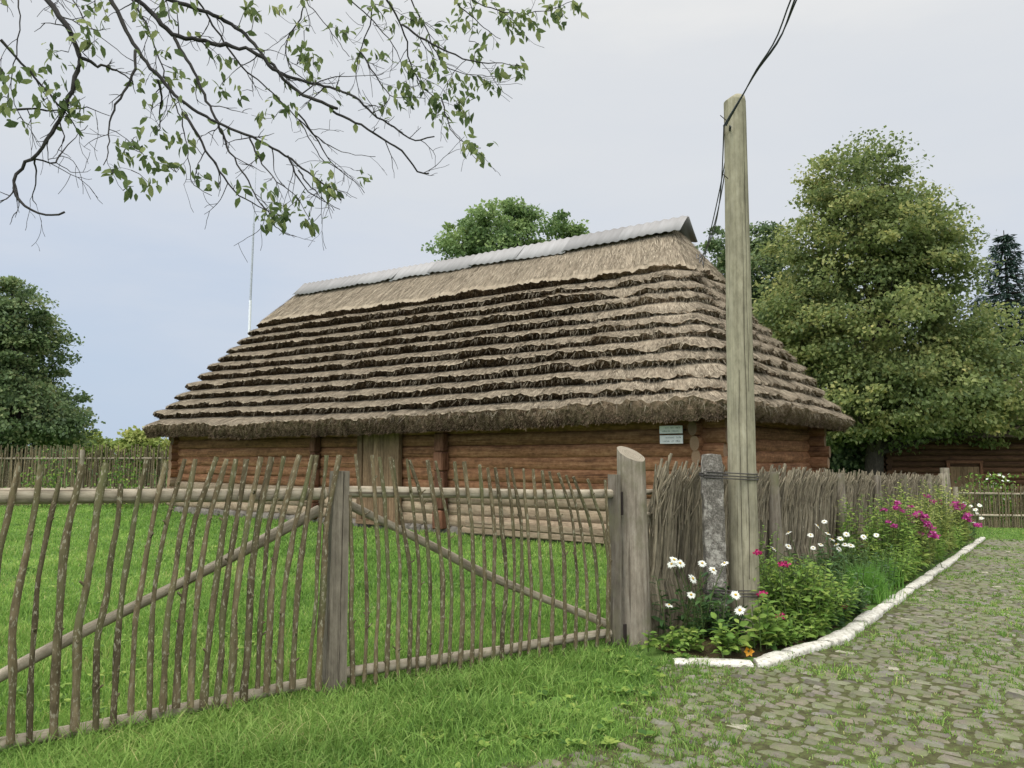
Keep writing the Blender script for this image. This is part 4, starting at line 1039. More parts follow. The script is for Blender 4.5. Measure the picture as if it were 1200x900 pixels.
# left tree
D = 33.0; b_ = at(25, 560, D)
tree('leafy_tree', 'dark dense tree beyond the stick fence at the left edge', 'tree', (b_[0], b_[1], 0),
     [E(10, 366, D, 44, 46, 2.2), E(18, 420, D, 46, 56, 2.8), E(30, 482, D, 58, 44, 3), E(-50, 410, D, 70, 90, 3.4), E(-40, 490, D, 70, 50, 3), E(62, 500, D, 36, 24, 1.6)], 560, 140, .14, M['darkleaf'], .3, .4, clr=.75, shell=.4, tintbias=.05)
# small bushes left of the barn
D = 44.0; b_ = at(178, 545, D)
tree('garden_bush', 'small light green bush showing beside the left barn eave', 'bush', (b_[0], b_[1], 0), [E(180, 527, D, 30, 20, 1.6), E(168, 518, D, 16, 14, 1)], 90, 60, .2, M['paleherb'], .1, .2, clr=.7, limbs=8, tintbias=.15)
D = 52.0; b_ = at(128, 540, D)
tree('garden_bush', 'pale distant bush between the left tree and the barn', 'bush', (b_[0], b_[1], 0), [E(128, 530, D, 26, 16, 1.6), E(105, 527, D, 20, 20, 1.2)], 70, 50, .22, M['paleherb'], .1, .2, clr=.7, limbs=8)
# weeds climbing the back fence
for (u, v, lab) in ((60, 556, 'tall weeds growing against the back fence, nearest the left edge'), (150, 560, 'leafy weeds growing against the back fence, nearer the barn')):
    b_ = at(u, 590, 24.6)
    t_ = thing('weed_clump', lab, 'weeds', (b_[0], b_[1], 0), 'weeds along the back fence')
    mb = MB(); N = 500; pos = np.stack([b_[0]+RNG.normal(0, .4, N), b_[1]-.5+RNG.normal(0, .12, N), np.abs(RNG.normal(.55, .5, N)).clip(0, 1.8)], -1)
    mb.cards(pos, rand_dirs(N)+np.array([0, -.3, .5]), rand_dirs(N), .11, .06, RNG.random(N)); obj('foliage', mb, M['herb'], t_)
    mb = MB()
    for k in range(9): x = b_[0]+random.gauss(0, .45); mb.tube([(x, b_[1]-.5, 0), (x+random.uniform(-.1, .1), b_[1]-.5, random.uniform(.8, 1.7))], [.012, .006], 4)
    obj('stem', mb, M['stem'], t_)
# spruce far right
def spruce(label, u, vt, Y, rbase):
    b_ = at(u, 560, Y); top = at(u, vt, Y)[2]; z0 = gz_(b_[0], b_[1])
    t_ = thing('spruce_tree', label, 'tree', (b_[0], b_[1], z0), 'dark spruces on the right')
    mb = MB(); tr = MB(); tr.tube([(b_[0], b_[1], z0-.2), (b_[0], b_[1], top)], [.28, .02], 8); H = top-z0
    for k in range(30):
        f = k/30; z = top-.3-f*(H-1.5); rr = rbase*(.06+.94*f**.85)
        for a in np.arange(0, 2*math.pi, .62 if f > .2 else .9):
            an = a+random.uniform(-.2, .2)+k*.4; L = rr*random.uniform(.7, 1.12); dv = np.array([math.cos(an), math.sin(an), 0])
            n = int(30+60*L/3); w = RNG.random(n)**.8
            bp = np.array([b_[0], b_[1], z])+dv*(w*L)[:, None]+np.stack([0*w, 0*w, -.30*L*w+.22*L*w**3], -1)
            pos = bp+np.stack([RNG.normal(0, .16, n)*(1.1-w), RNG.normal(0, .16, n)*(1.1-w), -np.abs(RNG.normal(0, .13, n))], -1)
            mb.cards(pos, rand_dirs(n)*.6+np.array([0, 0, 1]), dv+rand_dirs(n)*.7+np.array([0, 0, -.35]), .3, .09, RNG.random(n))
            tr.tube([np.array([b_[0], b_[1], z]), np.array([b_[0], b_[1], z-.12*L])+dv*L*.8], [.035, .012], 4)
    obj('crown', mb, M['needle'], t_); obj('trunk', tr, M['bark'], t_, True)
spruce('dark blue-green spruce at the right edge behind the linden', 1194, 270, 40, 5.6)
spruce('lower dark spruce behind the log cottage', 1250, 300, 44, 3.2)
for (u, v, lab, Y, ru, rv) in ((1090, 520, 'dark shrub in the shade under the linden behind the cottage', 42, 90, 40), (925, 530, 'dark shrub filling the gap beside the barn wall', 36, 60, 40), (985, 530, 'dark shrub between the linden trunk and the fence', 33.5, 45, 32)):
    b_ = at(u, 570, Y)
    tree('shade_shrub', lab, 'bush', (b_[0], b_[1], gz_(b_[0], b_[1])), [E(u, v, Y, ru, rv, 1.6)], int(ru*2.2), 60, .2, M['darkleaf'], .1, -1, 'dark shrubs under the trees on the right', clr=.8, limbs=8)
b_ = at(1172, 600, 25.4)
t_ = thing('flowering_bush', 'bush with small white blossoms behind the far cross fence', 'bush', (b_[0], b_[1], gz_(b_[0], b_[1])))
mb = MB(); N = 1300; pos = np.stack([b_[0]+RNG.normal(0, .55, N), b_[1]+.3+RNG.normal(0, .3, N), -.7+np.abs(RNG.normal(.75, .5, N)).clip(0, 1.7)], -1)
mb.cards(pos, rand_dirs(N)+np.array([0, -.3, .5]), rand_dirs(N), .12, .07, RNG.random(N)); obj('foliage', mb, M['herb'], t_)
mb = MB(); N = 26; pos = np.stack([b_[0]+RNG.normal(0, .45, N), b_[1]+RNG.normal(0, .2, N), -.7+RNG.uniform(.6, 1.75, N)], -1)
mb.cards(pos, rand_dirs(N)+np.array([0, -1, .3]), rand_dirs(N), .1, .1, RNG.random(N)); obj('blossom', mb, M['petal'], t_)
# far tree line closing the horizon
mb = MB(); N = 26000
ang = RNG.uniform(-75, 75, N); rr = RNG.uniform(95, 135, N); x = rr*np.sin(np.radians(ang)); y = rr*np.cos(np.radians(ang))
hmax = 2.6+1.6*np.sin(ang*.35)+1.0*np.sin(ang*1.3+2)+np.where(ang > 25, 2.5, 0)
pos = np.stack([x, y, hgt(x, y)+RNG.random(N)**.7*np.clip(hmax, 1.2, 8)], -1)
mb.cards(pos, rand_dirs(N)+np.array([0, -.4, .6]), rand_dirs(N), 1.1, .9, RNG.random(N)*.7); stuff(tag(obj('distant_wood', mb, M['darkleaf']), 'distant low wood along the horizon beyond the fences', 'wood'))
# ------------------------------------------------------------------ overhanging fruit tree (upper left)
tb = np.array([-5.2, 4.9, 0])
ftree = thing('fruit_tree', 'fruit tree whose thin dark branches hang into the sky at upper left', 'tree', tb)
def Z1(l): return [(x/3, y/3) for x, y in l]
def Z2(l): return [(350+x/3, y/3) for x, y in l]
BR = [ # (pixels, start radius m, depth, hangs from limb)
 (Z1([(170,0),(240,100),(285,195),(260,290),(220,400),(185,470),(120,555),(60,590),(40,650),(60,710),(120,745),(205,770),(230,745)]), .026, 4.3, 1),
 (Z1([(285,200),(350,240),(365,225),(440,265),(470,290)]), .013, 4.3, 0),
 (Z1([(395,0),(440,100),(480,175),(560,270),(640,360),(760,430),(880,480),(1000,540),(1100,620),(1200,700)]), .022, 4.6, 1),
 (Z1([(475,180),(475,250),(430,330),(390,400),(380,470),(385,520),(365,580)]), .011, 4.6, 0),
 (Z1([(490,0),(560,70),(610,130),(700,140),(800,160),(900,180),(970,250),(1050,330),(1200,385)])+Z2([(90,375),(200,430),(300,490),(370,530),(400,590),(430,610),(460,612)]), .024, 4.9, 1),
 (Z1([(590,0),(700,30),(800,75),(870,125),(930,200),(1000,270),(1100,290),(1200,320)])+Z2([(130,310),(200,340),(260,400),(330,440),(390,490),(430,500),(475,480)]), .022, 5.2, 1),
 (Z1([(610,130),(680,250),(720,340),(760,420),(800,520),(850,600),(920,720),(950,755)]), .014, 4.9, 0),
 (Z1([(650,400),(690,470),(740,550),(780,610),(830,690),(900,720),(990,760)]), .011, 4.6, 0),
 (Z1([(555,280),(570,340),(565,400),(555,480)]), .009, 4.6, 0),
 (Z1([(700,0),(730,60),(790,150),(850,240),(930,300),(1000,370),(1070,450),(1130,560),(1200,600)]), .013, 5.4, 1),
 (Z1([(1070,0),(1060,60),(1000,150),(1010,230),(1090,300),(1180,290)]), .010, 5.1, 1),
 (Z1([(0,140),(60,210),(150,300),(250,420),(290,490)]), .010, 4.1, 0),
 (Z1([(70,0),(68,150),(40,240),(45,380),(80,420)]), .009, 4.0, 1),
 (Z1([(0,382),(100,385),(200,395),(300,370),(390,410)]), .008, 4.2, 0),
 (Z1([(120,560),(130,620),(115,700),(130,725)]), .007, 4.3, 0),
 (Z1([(120,560),(200,580),(210,540),(260,490),(310,440)]), .007, 4.3, 0),
 (Z1([(260,0),(300,80),(380,150),(420,190),(470,210)]), .008, 4.5, 1),
 (Z1([(470,0),(520,100),(560,200),(600,330),(640,420),(660,520),(670,650),(740,685)]), .010, 4.8, 1),
 (Z1([(880,490),(910,560),(960,620),(1000,660),(1040,680),(1090,770)]), .007, 4.7, 0),
 (Z1([(920,720),(960,790),(1000,825),(1040,830)]), .006, 4.9, 0),
 (Z1([(1010,545),(1040,620),(1100,690),(1160,720),(1195,740)]), .007, 4.6, 0),
 (Z2([(310,0),(350,70),(380,130),(385,220),(450,330),(490,350)]), .013, 4.9, 1),
 (Z2([(365,90),(480,160),(560,200),(620,220),(740,225),(790,235)]), .009, 4.9, 0),
 (Z2([(180,0),(260,70),(330,150),(370,240),(400,280)]), .009, 5.0, 1),
 (Z2([(265,0),(255,90),(215,170),(200,250),(215,330)]), .010, 5.0, 1),
 (Z2([(220,180),(290,300),(330,350),(440,340)]), .007, 5.0, 0),
 (Z2([(540,0),(610,60),(660,110),(710,135)]), .009, 5.2, 1),
 (Z2([(400,0),(440,90),(500,220),(560,260),(650,265),(700,270)]), .009, 5.1, 1),
 (Z2([(600,0),(700,40),(800,50),(900,30),(960,0)]), .008, 5.2, 1),
 (Z2([(0,400),(60,480),(100,560),(200,640),(235,680)]), .007, 4.8, 0),
 (Z2([(0,420),(80,500),(170,540),(270,550)]), .006, 5.0, 0),
 (Z2([(20,0),(60,40),(120,120),(180,200)]), .007, 5.0, 1),
 (Z2([(500,340),(530,460),(590,510),(640,520)]), .006, 4.9, 0),
 (Z2([(0,600),(60,680),(130,740)]), .006, 4.6, 0),
 (Z2([(0,335),(100,270),(180,270),(300,262)]), .006, 4.9, 0),
]
limb = np.array([tb, tb+np.array([.1, 0, 1.6]), tb+np.array([.5, 0, 3.6]), np.array([-3.6, 4.7, 5.0]), np.array([-2.0, 4.6, 5.55]), np.array([-.8, 4.8, 5.75]), np.array([.6, 5.1, 5.7])])
def smoothpath(ctl, m):
    ctl = np.array(ctl, float); L = np.concatenate([[0], np.cumsum(np.linalg.norm(np.diff(ctl, axis=0), axis=1))]); w = np.linspace(0, L[-1], m)
    P = np.stack([np.interp(w, L, ctl[:, c]) for c in range(3)], -1)
    for _ in range(2): P[1:-1] = (P[:-2]+2*P[1:-1]+P[2:])/4
    return P
UPPER = []
mbt = MB(); P = smoothpath(limb, 40); mbt.tube(P, np.concatenate([np.linspace(.17, .12, 22), np.linspace(.11, .03, 18)]), 12, rough=.08); 
for lx, ly, lz, z0, r_ in ((-6.6, 4.2, 7.6, 3.0, .08), (-5.0, 6.2, 7.9, 3.7, .075), (-3.2, 4.0, 7.4, 4.6, .06), (-1.4, 5.2, 7.2, 5.4, .04), (-6.4, 6.0, 6.8, 2.6, .06)):
    a = P[np.argmin(np.abs(P[:22, 2]-z0))] if z0 < 4.9 else P[np.argmin(np.abs(P[:, 0]-lx+.6))]
    e_ = np.array([lx, ly, lz]); L_ = smoothpath([a, a*.6+e_*.4+np.array([0, 0, .35]), e_], 16); L_ += RNG.normal(0, .012, L_.shape)
    mbt.tube(L_, np.linspace(r_, .012, 16), 8, rough=.1); UPPER.append(L_)
obj('trunk', mbt, M['bark'], ftree, True)
mbb = MB(); bpts = []; bdir = []
def twig(p, dv, L, r, depth):
    m = max(4, int(L/.035)); Q = [p]; dv = dv/np.linalg.norm(dv)
    for k in range(m):
        dv = dv+RNG.normal(0, .18, 3)+np.array([0, 0, -.03]); dv /= np.linalg.norm(dv); Q.append(Q[-1]+dv*L/m)
    Q = np.array(Q); mbb.tube(Q, np.linspace(r, .0014, len(Q)), 5, tint=.5, caps=False)
    for q in Q[1:]: bpts.append(q)
    if depth > 0:
        for k in range(random.randint(1, 3)):
            a = random.randint(1, len(Q)-2); nd = dv+RNG.normal(0, .75, 3); nd[1] *= .5; twig(Q[a], nd, L*random.uniform(.3, .55), r*.6, depth-1)
for px, r0, dp, hang in BR:
    r0 *= .84; sl_ = random.uniform(-.35, .5)
    ctl = [at(u, v, dp+sl_*k/len(px)) for k, (u, v) in enumerate(px)]
    if hang:
        s0 = ctl[0]; u0 = np.clip((s0[0]+2.6)/3.0, 0, 1); lp = limb[3]+(limb[6]-limb[3])*u0
        ctl = [lp+np.array([0, 0, -.02]), (lp+s0)/2+np.array([-.05, 0, .12])]+ctl
    Ltot = sum(np.linalg.norm(ctl[k+1]-ctl[k]) for k in range(len(ctl)-1)); m = max(14, int(Ltot/.045))
    P = smoothpath(ctl, m); P += RNG.normal(0, .004, P.shape)
    rad = r0*np.linspace(1, .18, m)**.8; rad = np.maximum(rad, .0022)
    mbb.tube(P, rad*(1+noise1(m, 2, .1)), 7, tint=.5, rough=.12)
    for q in P[2:]: bpts.append(q)
    nt_ = int(Ltot*6.5)
    for k in range(nt_):
        a = random.randint(2, m-2); tg = P[a+1]-P[a-1]; tg /= np.linalg.norm(tg)
        nd = tg*random.uniform(.3, 1.1)+np.array([random.gauss(0, .6), random.gauss(0, .35), random.gauss(-.1, .5)])
        twig(P[a], nd, random.uniform(.08, .34), min(rad[a]*.55, .0045), 1)
CL = Z1([(10,250),(30,265),(60,420),(165,280),(190,185),(240,230),(250,370),(280,400),(300,100),(330,30),(310,150),(440,500),(480,480),(520,560),(600,590),(630,480),(400,600),(520,640),(470,655),(560,460),(610,270),(700,610),(830,650),(740,620),(940,670),(950,750),(1000,770),(1080,780),(1040,700),(920,510),(850,320),(960,340),(1060,180),(1050,80),(900,40),(870,20),(980,20),(1100,200),(780,200),(580,180),(530,100),(640,390),(1130,640),(1160,670),(770,310),(510,300),(1020,370),(920,410),(600,30),(480,40),(370,80),(100,240),(0,350),(1070,210),(1090,280),(700,280),(570,20),(680,20),(150,350),(210,340),(660,500),(550,570),(430,540),(980,740),(930,770),(620,595)]) + \
     Z2([(130,90),(180,110),(270,190),(190,200),(50,200),(20,170),(300,360),(390,340),(340,340),(480,360),(480,420),(540,280),(560,350),(590,420),(520,420),(430,100),(520,80),(500,150),(620,180),(640,160),(650,300),(710,240),(770,230),(780,250),(690,280),(600,300),(650,20),(700,50),(750,90),(800,60),(840,70),(900,30),(930,60),(980,15),(560,60),(620,100),(770,110),(640,520),(640,550),(590,500),(230,610),(100,640),(110,680),(70,600),(30,780),(370,290),(420,270),(380,220),(400,60),(340,100),(480,240),(470,320),(500,390),(540,320),(450,200),(300,20),(260,30),(590,10),(720,30),(770,50),(880,15),(740,70),(910,50),(600,340),(570,390)])
bp = np.array(bpts); mb = MB(); mbs = mbb
# image-space lookup of nearest branch point, then leaves hang there in 3-D
Yc = bp[:, 1]*ct+(bp[:, 2]-CZ)*st; uu = 600+F*bp[:, 0]/Yc; vv = 450-F*(-bp[:, 1]*st+(bp[:, 2]-CZ)*ct)/Yc
for (u, v) in CL:
    k = np.argmin((uu-u)**2+(vv-v)**2); p0 = bp[k]; tgt = at(u, v, p0[1]+random.uniform(-.08, .08))
    if np.linalg.norm(tgt-p0) > .02: mbs.tube([p0, (p0+tgt)/2+np.array([0, 0, .012]), tgt], [.003, .0022, .0015], 5, tint=.5)
    n = random.randint(6, 11); pos = tgt+RNG.normal(0, .032, (n, 3)); 
    dv = RNG.normal(0, .55, (n, 3))+np.array([.1, 0, -.75]); nr = RNG.normal(0, .6, (n, 3))+np.array([0, -.5, .6])
    Ls = RNG.uniform(.05, .085, n); mb.cards(pos, nr, dv, Ls, Ls*RNG.uniform(.40, .52, n), RNG.random(n), leaf=True)
N = 260; k = RNG.choice(len(bp), N); 
keep = vv[k] < 150; k = k[keep]; N = len(k)
dv = RNG.normal(0, .55, (N, 3))+np.array([.1, 0, -.75]); nr = RNG.normal(0, .6, (N, 3))+np.array([0, -.5, .6]); Ls = RNG.uniform(.045, .075, N)
mb.cards(bp[k], nr, dv, Ls, Ls*.55, RNG.random(N), leaf=True)
for L_ in UPPER:      # the crown above
    for q in L_[5:]:
        for k in range(5):
            dv = np.array([random.gauss(0, .8), random.gauss(0, .8), random.gauss(.25, .5)]); n0 = len(bpts)
            twig(q, dv, random.uniform(.35, .8), .006, 1)
            tw = np.array(bpts[n0:]); tw = tw[tw[:, 2] > 5.15+.05*np.abs(tw[:, 0])]
            if len(tw) == 0: continue
            n = 26; pos = tw[RNG.integers(0, len(tw), n)]; dv = RNG.normal(0, .6, (n, 3))+np.array([0, 0, -.6]); nr = RNG.normal(0, .6, (n, 3))+np.array([0, 0, .8]); Ls = RNG.uniform(.05, .085, n)
            mb.cards(pos, nr, dv, Ls, Ls*.46, RNG.random(n), leaf=True)
lf = obj('foliage', mb, M['plumleaf'], ftree, True); obj('branch', mbb, M['twig'], ftree, True)
# ------------------------------------------------------------------ flower bed plants
def bedpt(u, v, q):    # stand a plant in the bed: ray to plane q = const, ground height below
    p = on_plane(u, v, (*xy(0, q), 0), (FN[0], FN[1], 0)); return p
def inbed_clamp(p, hi=-.16, lo=-1.2):
    s_, q_ = sq(p[0], p[1]); q2 = min(max(q_, max(lo, float(kerb_q(s_))+.17)), hi)
    x, y = xy(s_, q2); return np.array([x, y, gz_(x, y)+.03])
def herb_stem(mb, ms, p, h, lean, nleaf, leaf, spread=.8, tint0=.5, wid=.45):
    p = inbed_clamp(p)
    top = p+np.array([lean[0], lean[1], h]); m = 6; w = np.linspace(0, 1, m)[:, None]
    P = p+(top-p)*w; P[:, :2] += (w**2-w)*np.array(lean)*.6
    ms.tube(P, np.linspace(.006, .003, m), 5, caps=False)
    f = np.linspace(.12, 1, nleaf); an = RNG.random()*6+np.arange(nleaf)*2.4+RNG.normal(0, .4, nleaf)
    pos = p+(top-p)*f[:, None]; dv = np.stack([np.cos(an), np.sin(an), RNG.normal(.25, .3, nleaf)], -1)
    L = leaf*(1.15-.55*f)*RNG.uniform(.75, 1.25, nleaf)
    mb.cards(pos, np.array([0, 0, 1.])+RNG.normal(0, .35, (nleaf, 3)), dv, L, L*wid, np.clip(tint0+RNG.normal(0, .2, nleaf)+.15*f, 0, 1), leaf=True)
    return top
def daisy(p, r, face):
    mb = MB(); n = random.randint(15, 20); face = face/np.linalg.norm(face)
    a = np.cross(face, [0, 0, 1.0]); a /= np.linalg.norm(a); b = np.cross(face, a)
    an = np.arange(n)*2*math.pi/n+RNG.normal(0, .06, n); dr = np.cos(an)[:, None]*a+np.sin(an)[:, None]*b
    mb.cards(p+dr*r*.2, np.tile(face, (n, 1)), dr-face*RNG.uniform(.0, .35, n)[:, None], r*.85*RNG.uniform(.85, 1.1, n), r*.32, RNG.random(n))
    k = 8; th = np.arange(k)*2*math.pi/k
    V = [p+face*.012]+[p+face*.004+(a*math.cos(t)+b*math.sin(t))*r*.24 for t in th]
    mb.add(V, None, [[0, 1+q, 1+(q+1) % k] for q in range(k)], mi=1)
    return mb
def pompom(p, r, n=46):
    mb = MB(); dv = rand_dirs(n); dv[:, 2] = np.abs(dv[:, 2])*.9-.15
    nr = dv+RNG.normal(0, .25, (n, 3)); pos = p+dv*r*np.array([1, 1, .7])*RNG.uniform(.5, 1, n)[:, None]
    mb.cards(pos, nr, rand_dirs(n), r*.62, r*.55, RNG.random(n)); return mb
def ground_at(p): return np.array([p[0], p[1], gz_(p[0], p[1])+.03])
def daisy_plant(label, base, heads, hr, foliage_h, nst, grp, spread=.2):
    base = ground_at(base); t_ = thing('daisy_plant', label, 'flower', base, grp); mb = MB(); ms = Stems()
    for k in range(nst):
        p = base+np.array([random.gauss(0, spread), random.gauss(0, spread*.7), 0]); herb_stem(mb, ms, p, foliage_h*random.uniform(.6, 1.1), (random.gauss(0, .06), random.gauss(0, .06)), 16, .13, tint0=.4, wid=.34)
    obj('foliage', mb, M['deepherb'], t_, True)
    for h_ in heads:
        p0 = base+np.array([random.gauss(0, spread*.6), random.gauss(0, spread*.5), 0]); m = 7; w = np.linspace(0, 1, m)[:, None]
        P = p0+(h_-p0)*w; P[:, :2] += (w**2-w)*(h_-p0)[:2]*.5; ms.tube(P, np.linspace(.005, .003, m), 5, caps=False)
        o = obj('flower', daisy(h_, hr*random.uniform(.85, 1.15), np.array([random.gauss(0, .35), -.55+random.gauss(0, .25), .8])), [M['petal'], M['yellow']], t_)
    ms.finish(M['stem'], t_)
def phlox_plant(label, base, heads, hr, fh, nst, grp, mat, fol='herb', spread=.25, leaf=.12, name='phlox_plant'):
    base = ground_at(base); t_ = thing(name, label, 'flower', base, grp); mb = MB(); ms = Stems()
    for k in range(int(nst*1.9)):
        p = base+np.array([random.gauss(0, spread), random.gauss(0, spread*.8), 0]); herb_stem(mb, ms, p, fh*random.uniform(.55, 1.1), (random.gauss(0, .1), random.gauss(0, .1)), 22, leaf, tint0=.5, wid=.36)
    for h_ in heads:
        p0 = base+np.array([random.gauss(0, spread*.6), random.gauss(0, spread*.5), 0]); m = 6; w = np.linspace(0, 1, m)[:, None]
        P = p0+(h_-p0)*w; ms.tube(P, np.linspace(.006, .003, m), 5, caps=False)
        obj('flower_head', pompom(h_, hr*random.uniform(.75, 1.2)), mat, t_)
    obj('foliage', mb, M[fol], t_, True); ms.finish(M['stem'], t_)
def leafy(label, base, nst, h, leaf, grp, fol='herb', spread=.18, wid=.55, nleaf=14, name='leafy_herb'):
    base = ground_at(base); t_ = thing(name, label, 'plant', base, grp); mb = MB(); ms = Stems()
    for k in range(nst if nst < 12 else int(nst*1.9)):
        p = base+np.array([random.gauss(0, spread), random.gauss(0, spread), 0]); herb_stem(mb, ms, p, h*random.uniform(.55, 1.15), (random.gauss(0, .07), random.gauss(0, .07)), nleaf, leaf, tint0=.5, wid=wid)
    obj('foliage', mb, M[fol], t_, True); ms.finish(M['stem'], t_)
G1 = 'daisies in the flower bed'; G2 = 'pink flowering plants in the bed'; G3 = 'leafy herbs filling the bed'
DH = lambda l, Y: [at(u, v, Y) for u, v in l]
daisy_plant('big white daisies with dark leaves between gate post and utility pole', at(812, 745, 6.85), DH([(790, 656), (797, 660), (812, 678), (810, 697), (784, 709), (823, 660), (849, 660), (836, 668), (787, 661)], 6.62), .043, .5, 16, G1, .16)
daisy_plant('two white daisies low in front of the utility pole', at(864, 752, 6.75), DH([(862, 697), (867, 715)], 6.55), .043, .28, 5, G1, .08)
daisy_plant('white daisies against the fence behind the pink blooms beside the pole', at(938, 690, 8.6), DH([(907, 643), (924, 640), (924, 624), (950, 627)], 8.5), .042, .6, 12, G1, .2)
daisy_plant('dense group of white daisies in the middle of the fence', at(985, 672, 9.9), DH([(958, 616), (966, 611), (970, 625), (975, 632), (980, 638), (985, 631), (990, 638), (992, 626), (997, 639), (962, 638), (983, 643), (953, 642), (1012, 629), (1027, 627)], 9.8), .044, .62, 16, G1, .3)
daisy_plant('far white daisies behind the last pink blooms near the end of the bed', at(1135, 620, 19), DH([(1137, 593), (1143, 597), (1148, 592), (1150, 607), (1145, 601), (1141, 612), (1130, 590)], 18.8), .06, .8, 12, G1, .3)
phlox_plant('leafy bush with crimson flowers right beside the utility pole', at(930, 730, 7.35), DH([(888, 648), (892, 697), (918, 662), (914, 723)], 7.0), .045, .6, 34, G2, M['deep'], spread=.2, leaf=.1)
phlox_plant('low bush with a few magenta blooms at the middle kerb', at(965, 725, 7.9), DH([(988, 711), (948, 706)], 7.7), .045, .42, 26, G2, M['deep'], spread=.24, leaf=.09)
phlox_plant('tall plant with a dense mass of pink flower heads', at(1070, 655, 12.6), DH([(1066, 606), (1076, 602), (1080, 609), (1086, 613), (1090, 619), (1068, 611), (1092, 625), (1078, 627), (1097, 629), (1089, 628), (1060, 600), (1072, 605), (1083, 606), (1088, 616)], 12.3), .06, 1.05, 52, G2, M['pink'], 'paleherb', spread=.42, leaf=.12)
phlox_plant('tall plant with scattered pink heads against the fence', at(1042, 655, 12.2), DH([(1035, 598), (1052, 590), (1050, 596), (1067, 594), (1040, 612), (1048, 617), (1057, 599)], 12.0), .055, 1.1, 40, G2, M['pink'], spread=.36, leaf=.12)
phlox_plant('distant pink flowers beside the thick post at the end of the bed', at(1125, 622, 17.5), DH([(1118, 592), (1123, 596), (1127, 593), (1131, 607), (1136, 610), (1134, 604), (1120, 590), (1146, 616)], 17.2), .085, 1.1, 40, G2, M['pink'], 'paleherb', spread=.5, leaf=.13)
phlox_plant('pale yellowing tall plant with small pink heads behind the dense pink mass', at(1095, 632, 15.0), DH([(1093, 588), (1101, 587), (1102, 591), (1086, 582)], 14.8), .06, 1.3, 48, G2, M['pink'], 'paleherb', spread=.5, leaf=.13)
leafy('broad pointed nettle-like leaves at the front corner of the bed', at(852, 768, 6.4), 6, .24, .11, G3, spread=.07)
leafy('tall nettle-like plant just right of the pole foot', at(903, 764, 6.5), 9, .42, .12, G3, spread=.09)
leafy('low leaves at the tip of the bed behind the first kerb stone', at(815, 764, 6.4), 9, .16, .09, G3, spread=.14)
leafy('low leaves beside the first kerb stone near the gate grass', at(792, 764, 6.45), 6, .12, .07, G3, spread=.1)
leafy('bright yellow-green bushy herb behind the crimson flowers', at(935, 725, 7.55), 34, .55, .085, G3, spread=.2, wid=.5, nleaf=20)
leafy('bright leafy herb between the pole and the crimson bush', at(912, 722, 7.35), 22, .6, .085, G3, spread=.16, wid=.5, nleaf=20)
leafy('dark leafy herb in the middle of the bed beneath the daisies', at(955, 695, 8.7), 30, .5, .09, G3, 'deepherb', spread=.3, wid=.3, nleaf=22)
leafy('dark feathered herb behind the bright grassy clump', at(1000, 680, 10.0), 30, .5, .09, G3, 'deepherb', spread=.32, wid=.3, nleaf=22)
leafy('brownish tangled plants at the foot of the pink mass', at(1055, 668, 11.2), 34, .5, .1, G3, 'herb', spread=.38, wid=.28, nleaf=20)
leafy('olive leafy plants along the kerb below the pink flowers', at(1095, 650, 13.8), 34, .5, .11, G3, 'herb', spread=.45, wid=.3, nleaf=18)
leafy('far leafy plants where the kerb ends', at(1125, 632, 16.6), 30, .45, .12, G3, 'herb', spread=.5, wid=.3, nleaf=16)
leafy('leafy vine climbing the fence post beside the pole', at(892, 690, 8.3), 10, .85, .07, G3, 'herb', spread=.07, wid=.5, nleaf=24)
leafy('small leafy clump along the kerb right of the crimson bush', at(975, 712, 7.9), 18, .26, .07, G3, 'deepherb', spread=.2)
for (u, v, Y, q_, n_, hh_, fol_, lab) in ((925, 770, 6.75, .13, 16, .2, 'herb', 'low leaves behind the kerb just right of the orange blossom'), (955, 752, 7.1, .14, 18, .2, 'herb', 'low green leaves behind the kerb below the yellow-green bush'),
      (985, 735, 7.7, .14, 16, .16, 'deepherb', 'low dark leaves behind the kerb below the magenta blooms'), (1000, 722, 8.3, .16, 18, .2, 'deepherb', 'dark low leaves behind the kerb left of the feathery clump'),
      (1062, 682, 10.8, .2, 22, .25, 'herb', 'low leaves behind the kerb right of the feathery clump')):
    leafy(lab, at(u, v, Y), n_, hh_, .085, G3, fol_, spread=q_, nleaf=12)
for (u, v, Y, r, n, lab) in ((1012, 700, 9.3, .3, 1700, 'bright green feathery grass-like clump at the middle of the kerb'), (1035, 685, 10.4, .2, 700, 'smaller bright feathery clump beside the larger one')):
    b_ = ground_at(at(u, v, Y)); t_ = thing('feathery_clump', lab, 'plant', b_, 'feathery clumps along the kerb')
    mb = MB(); x = b_[0]+RNG.normal(0, r*.45, n); y = b_[1]+RNG.normal(0, r*.45, n)
    mb.blades(x, y, np.full(n, b_[2]), RNG.uniform(.25, .52, n)*(1-.6*np.clip(np.hypot(x-b_[0], y-b_[1])/r/1.6, 0, 1)), np.full(n, .006), RNG.uniform(.1, .6, n), RNG.random(n)); obj('foliage', mb, M['feather'], t_)
# orange squash blossom
b_ = ground_at(at(877, 774, 6.3)); t_ = thing('squash_blossom', 'single orange blossom low behind the corner kerb stone', 'flower', b_)
mb = MB(); p = at(877, 763, 6.3); n = 6; an = np.arange(n)*2*math.pi/n; dr = np.stack([np.cos(an), np.full(n, -.5), np.sin(an)], -1)
mb.cards(p+dr*.006, np.tile([0, -1., .3], (n, 1))+RNG.normal(0, .3, (n, 3)), dr, .042, .036, RNG.random(n)); obj('flower', mb, M['orange'], t_)
mb = MB(); mb.tube([b_, p], .005, 5); obj('stem', mb, M['stem'], t_)
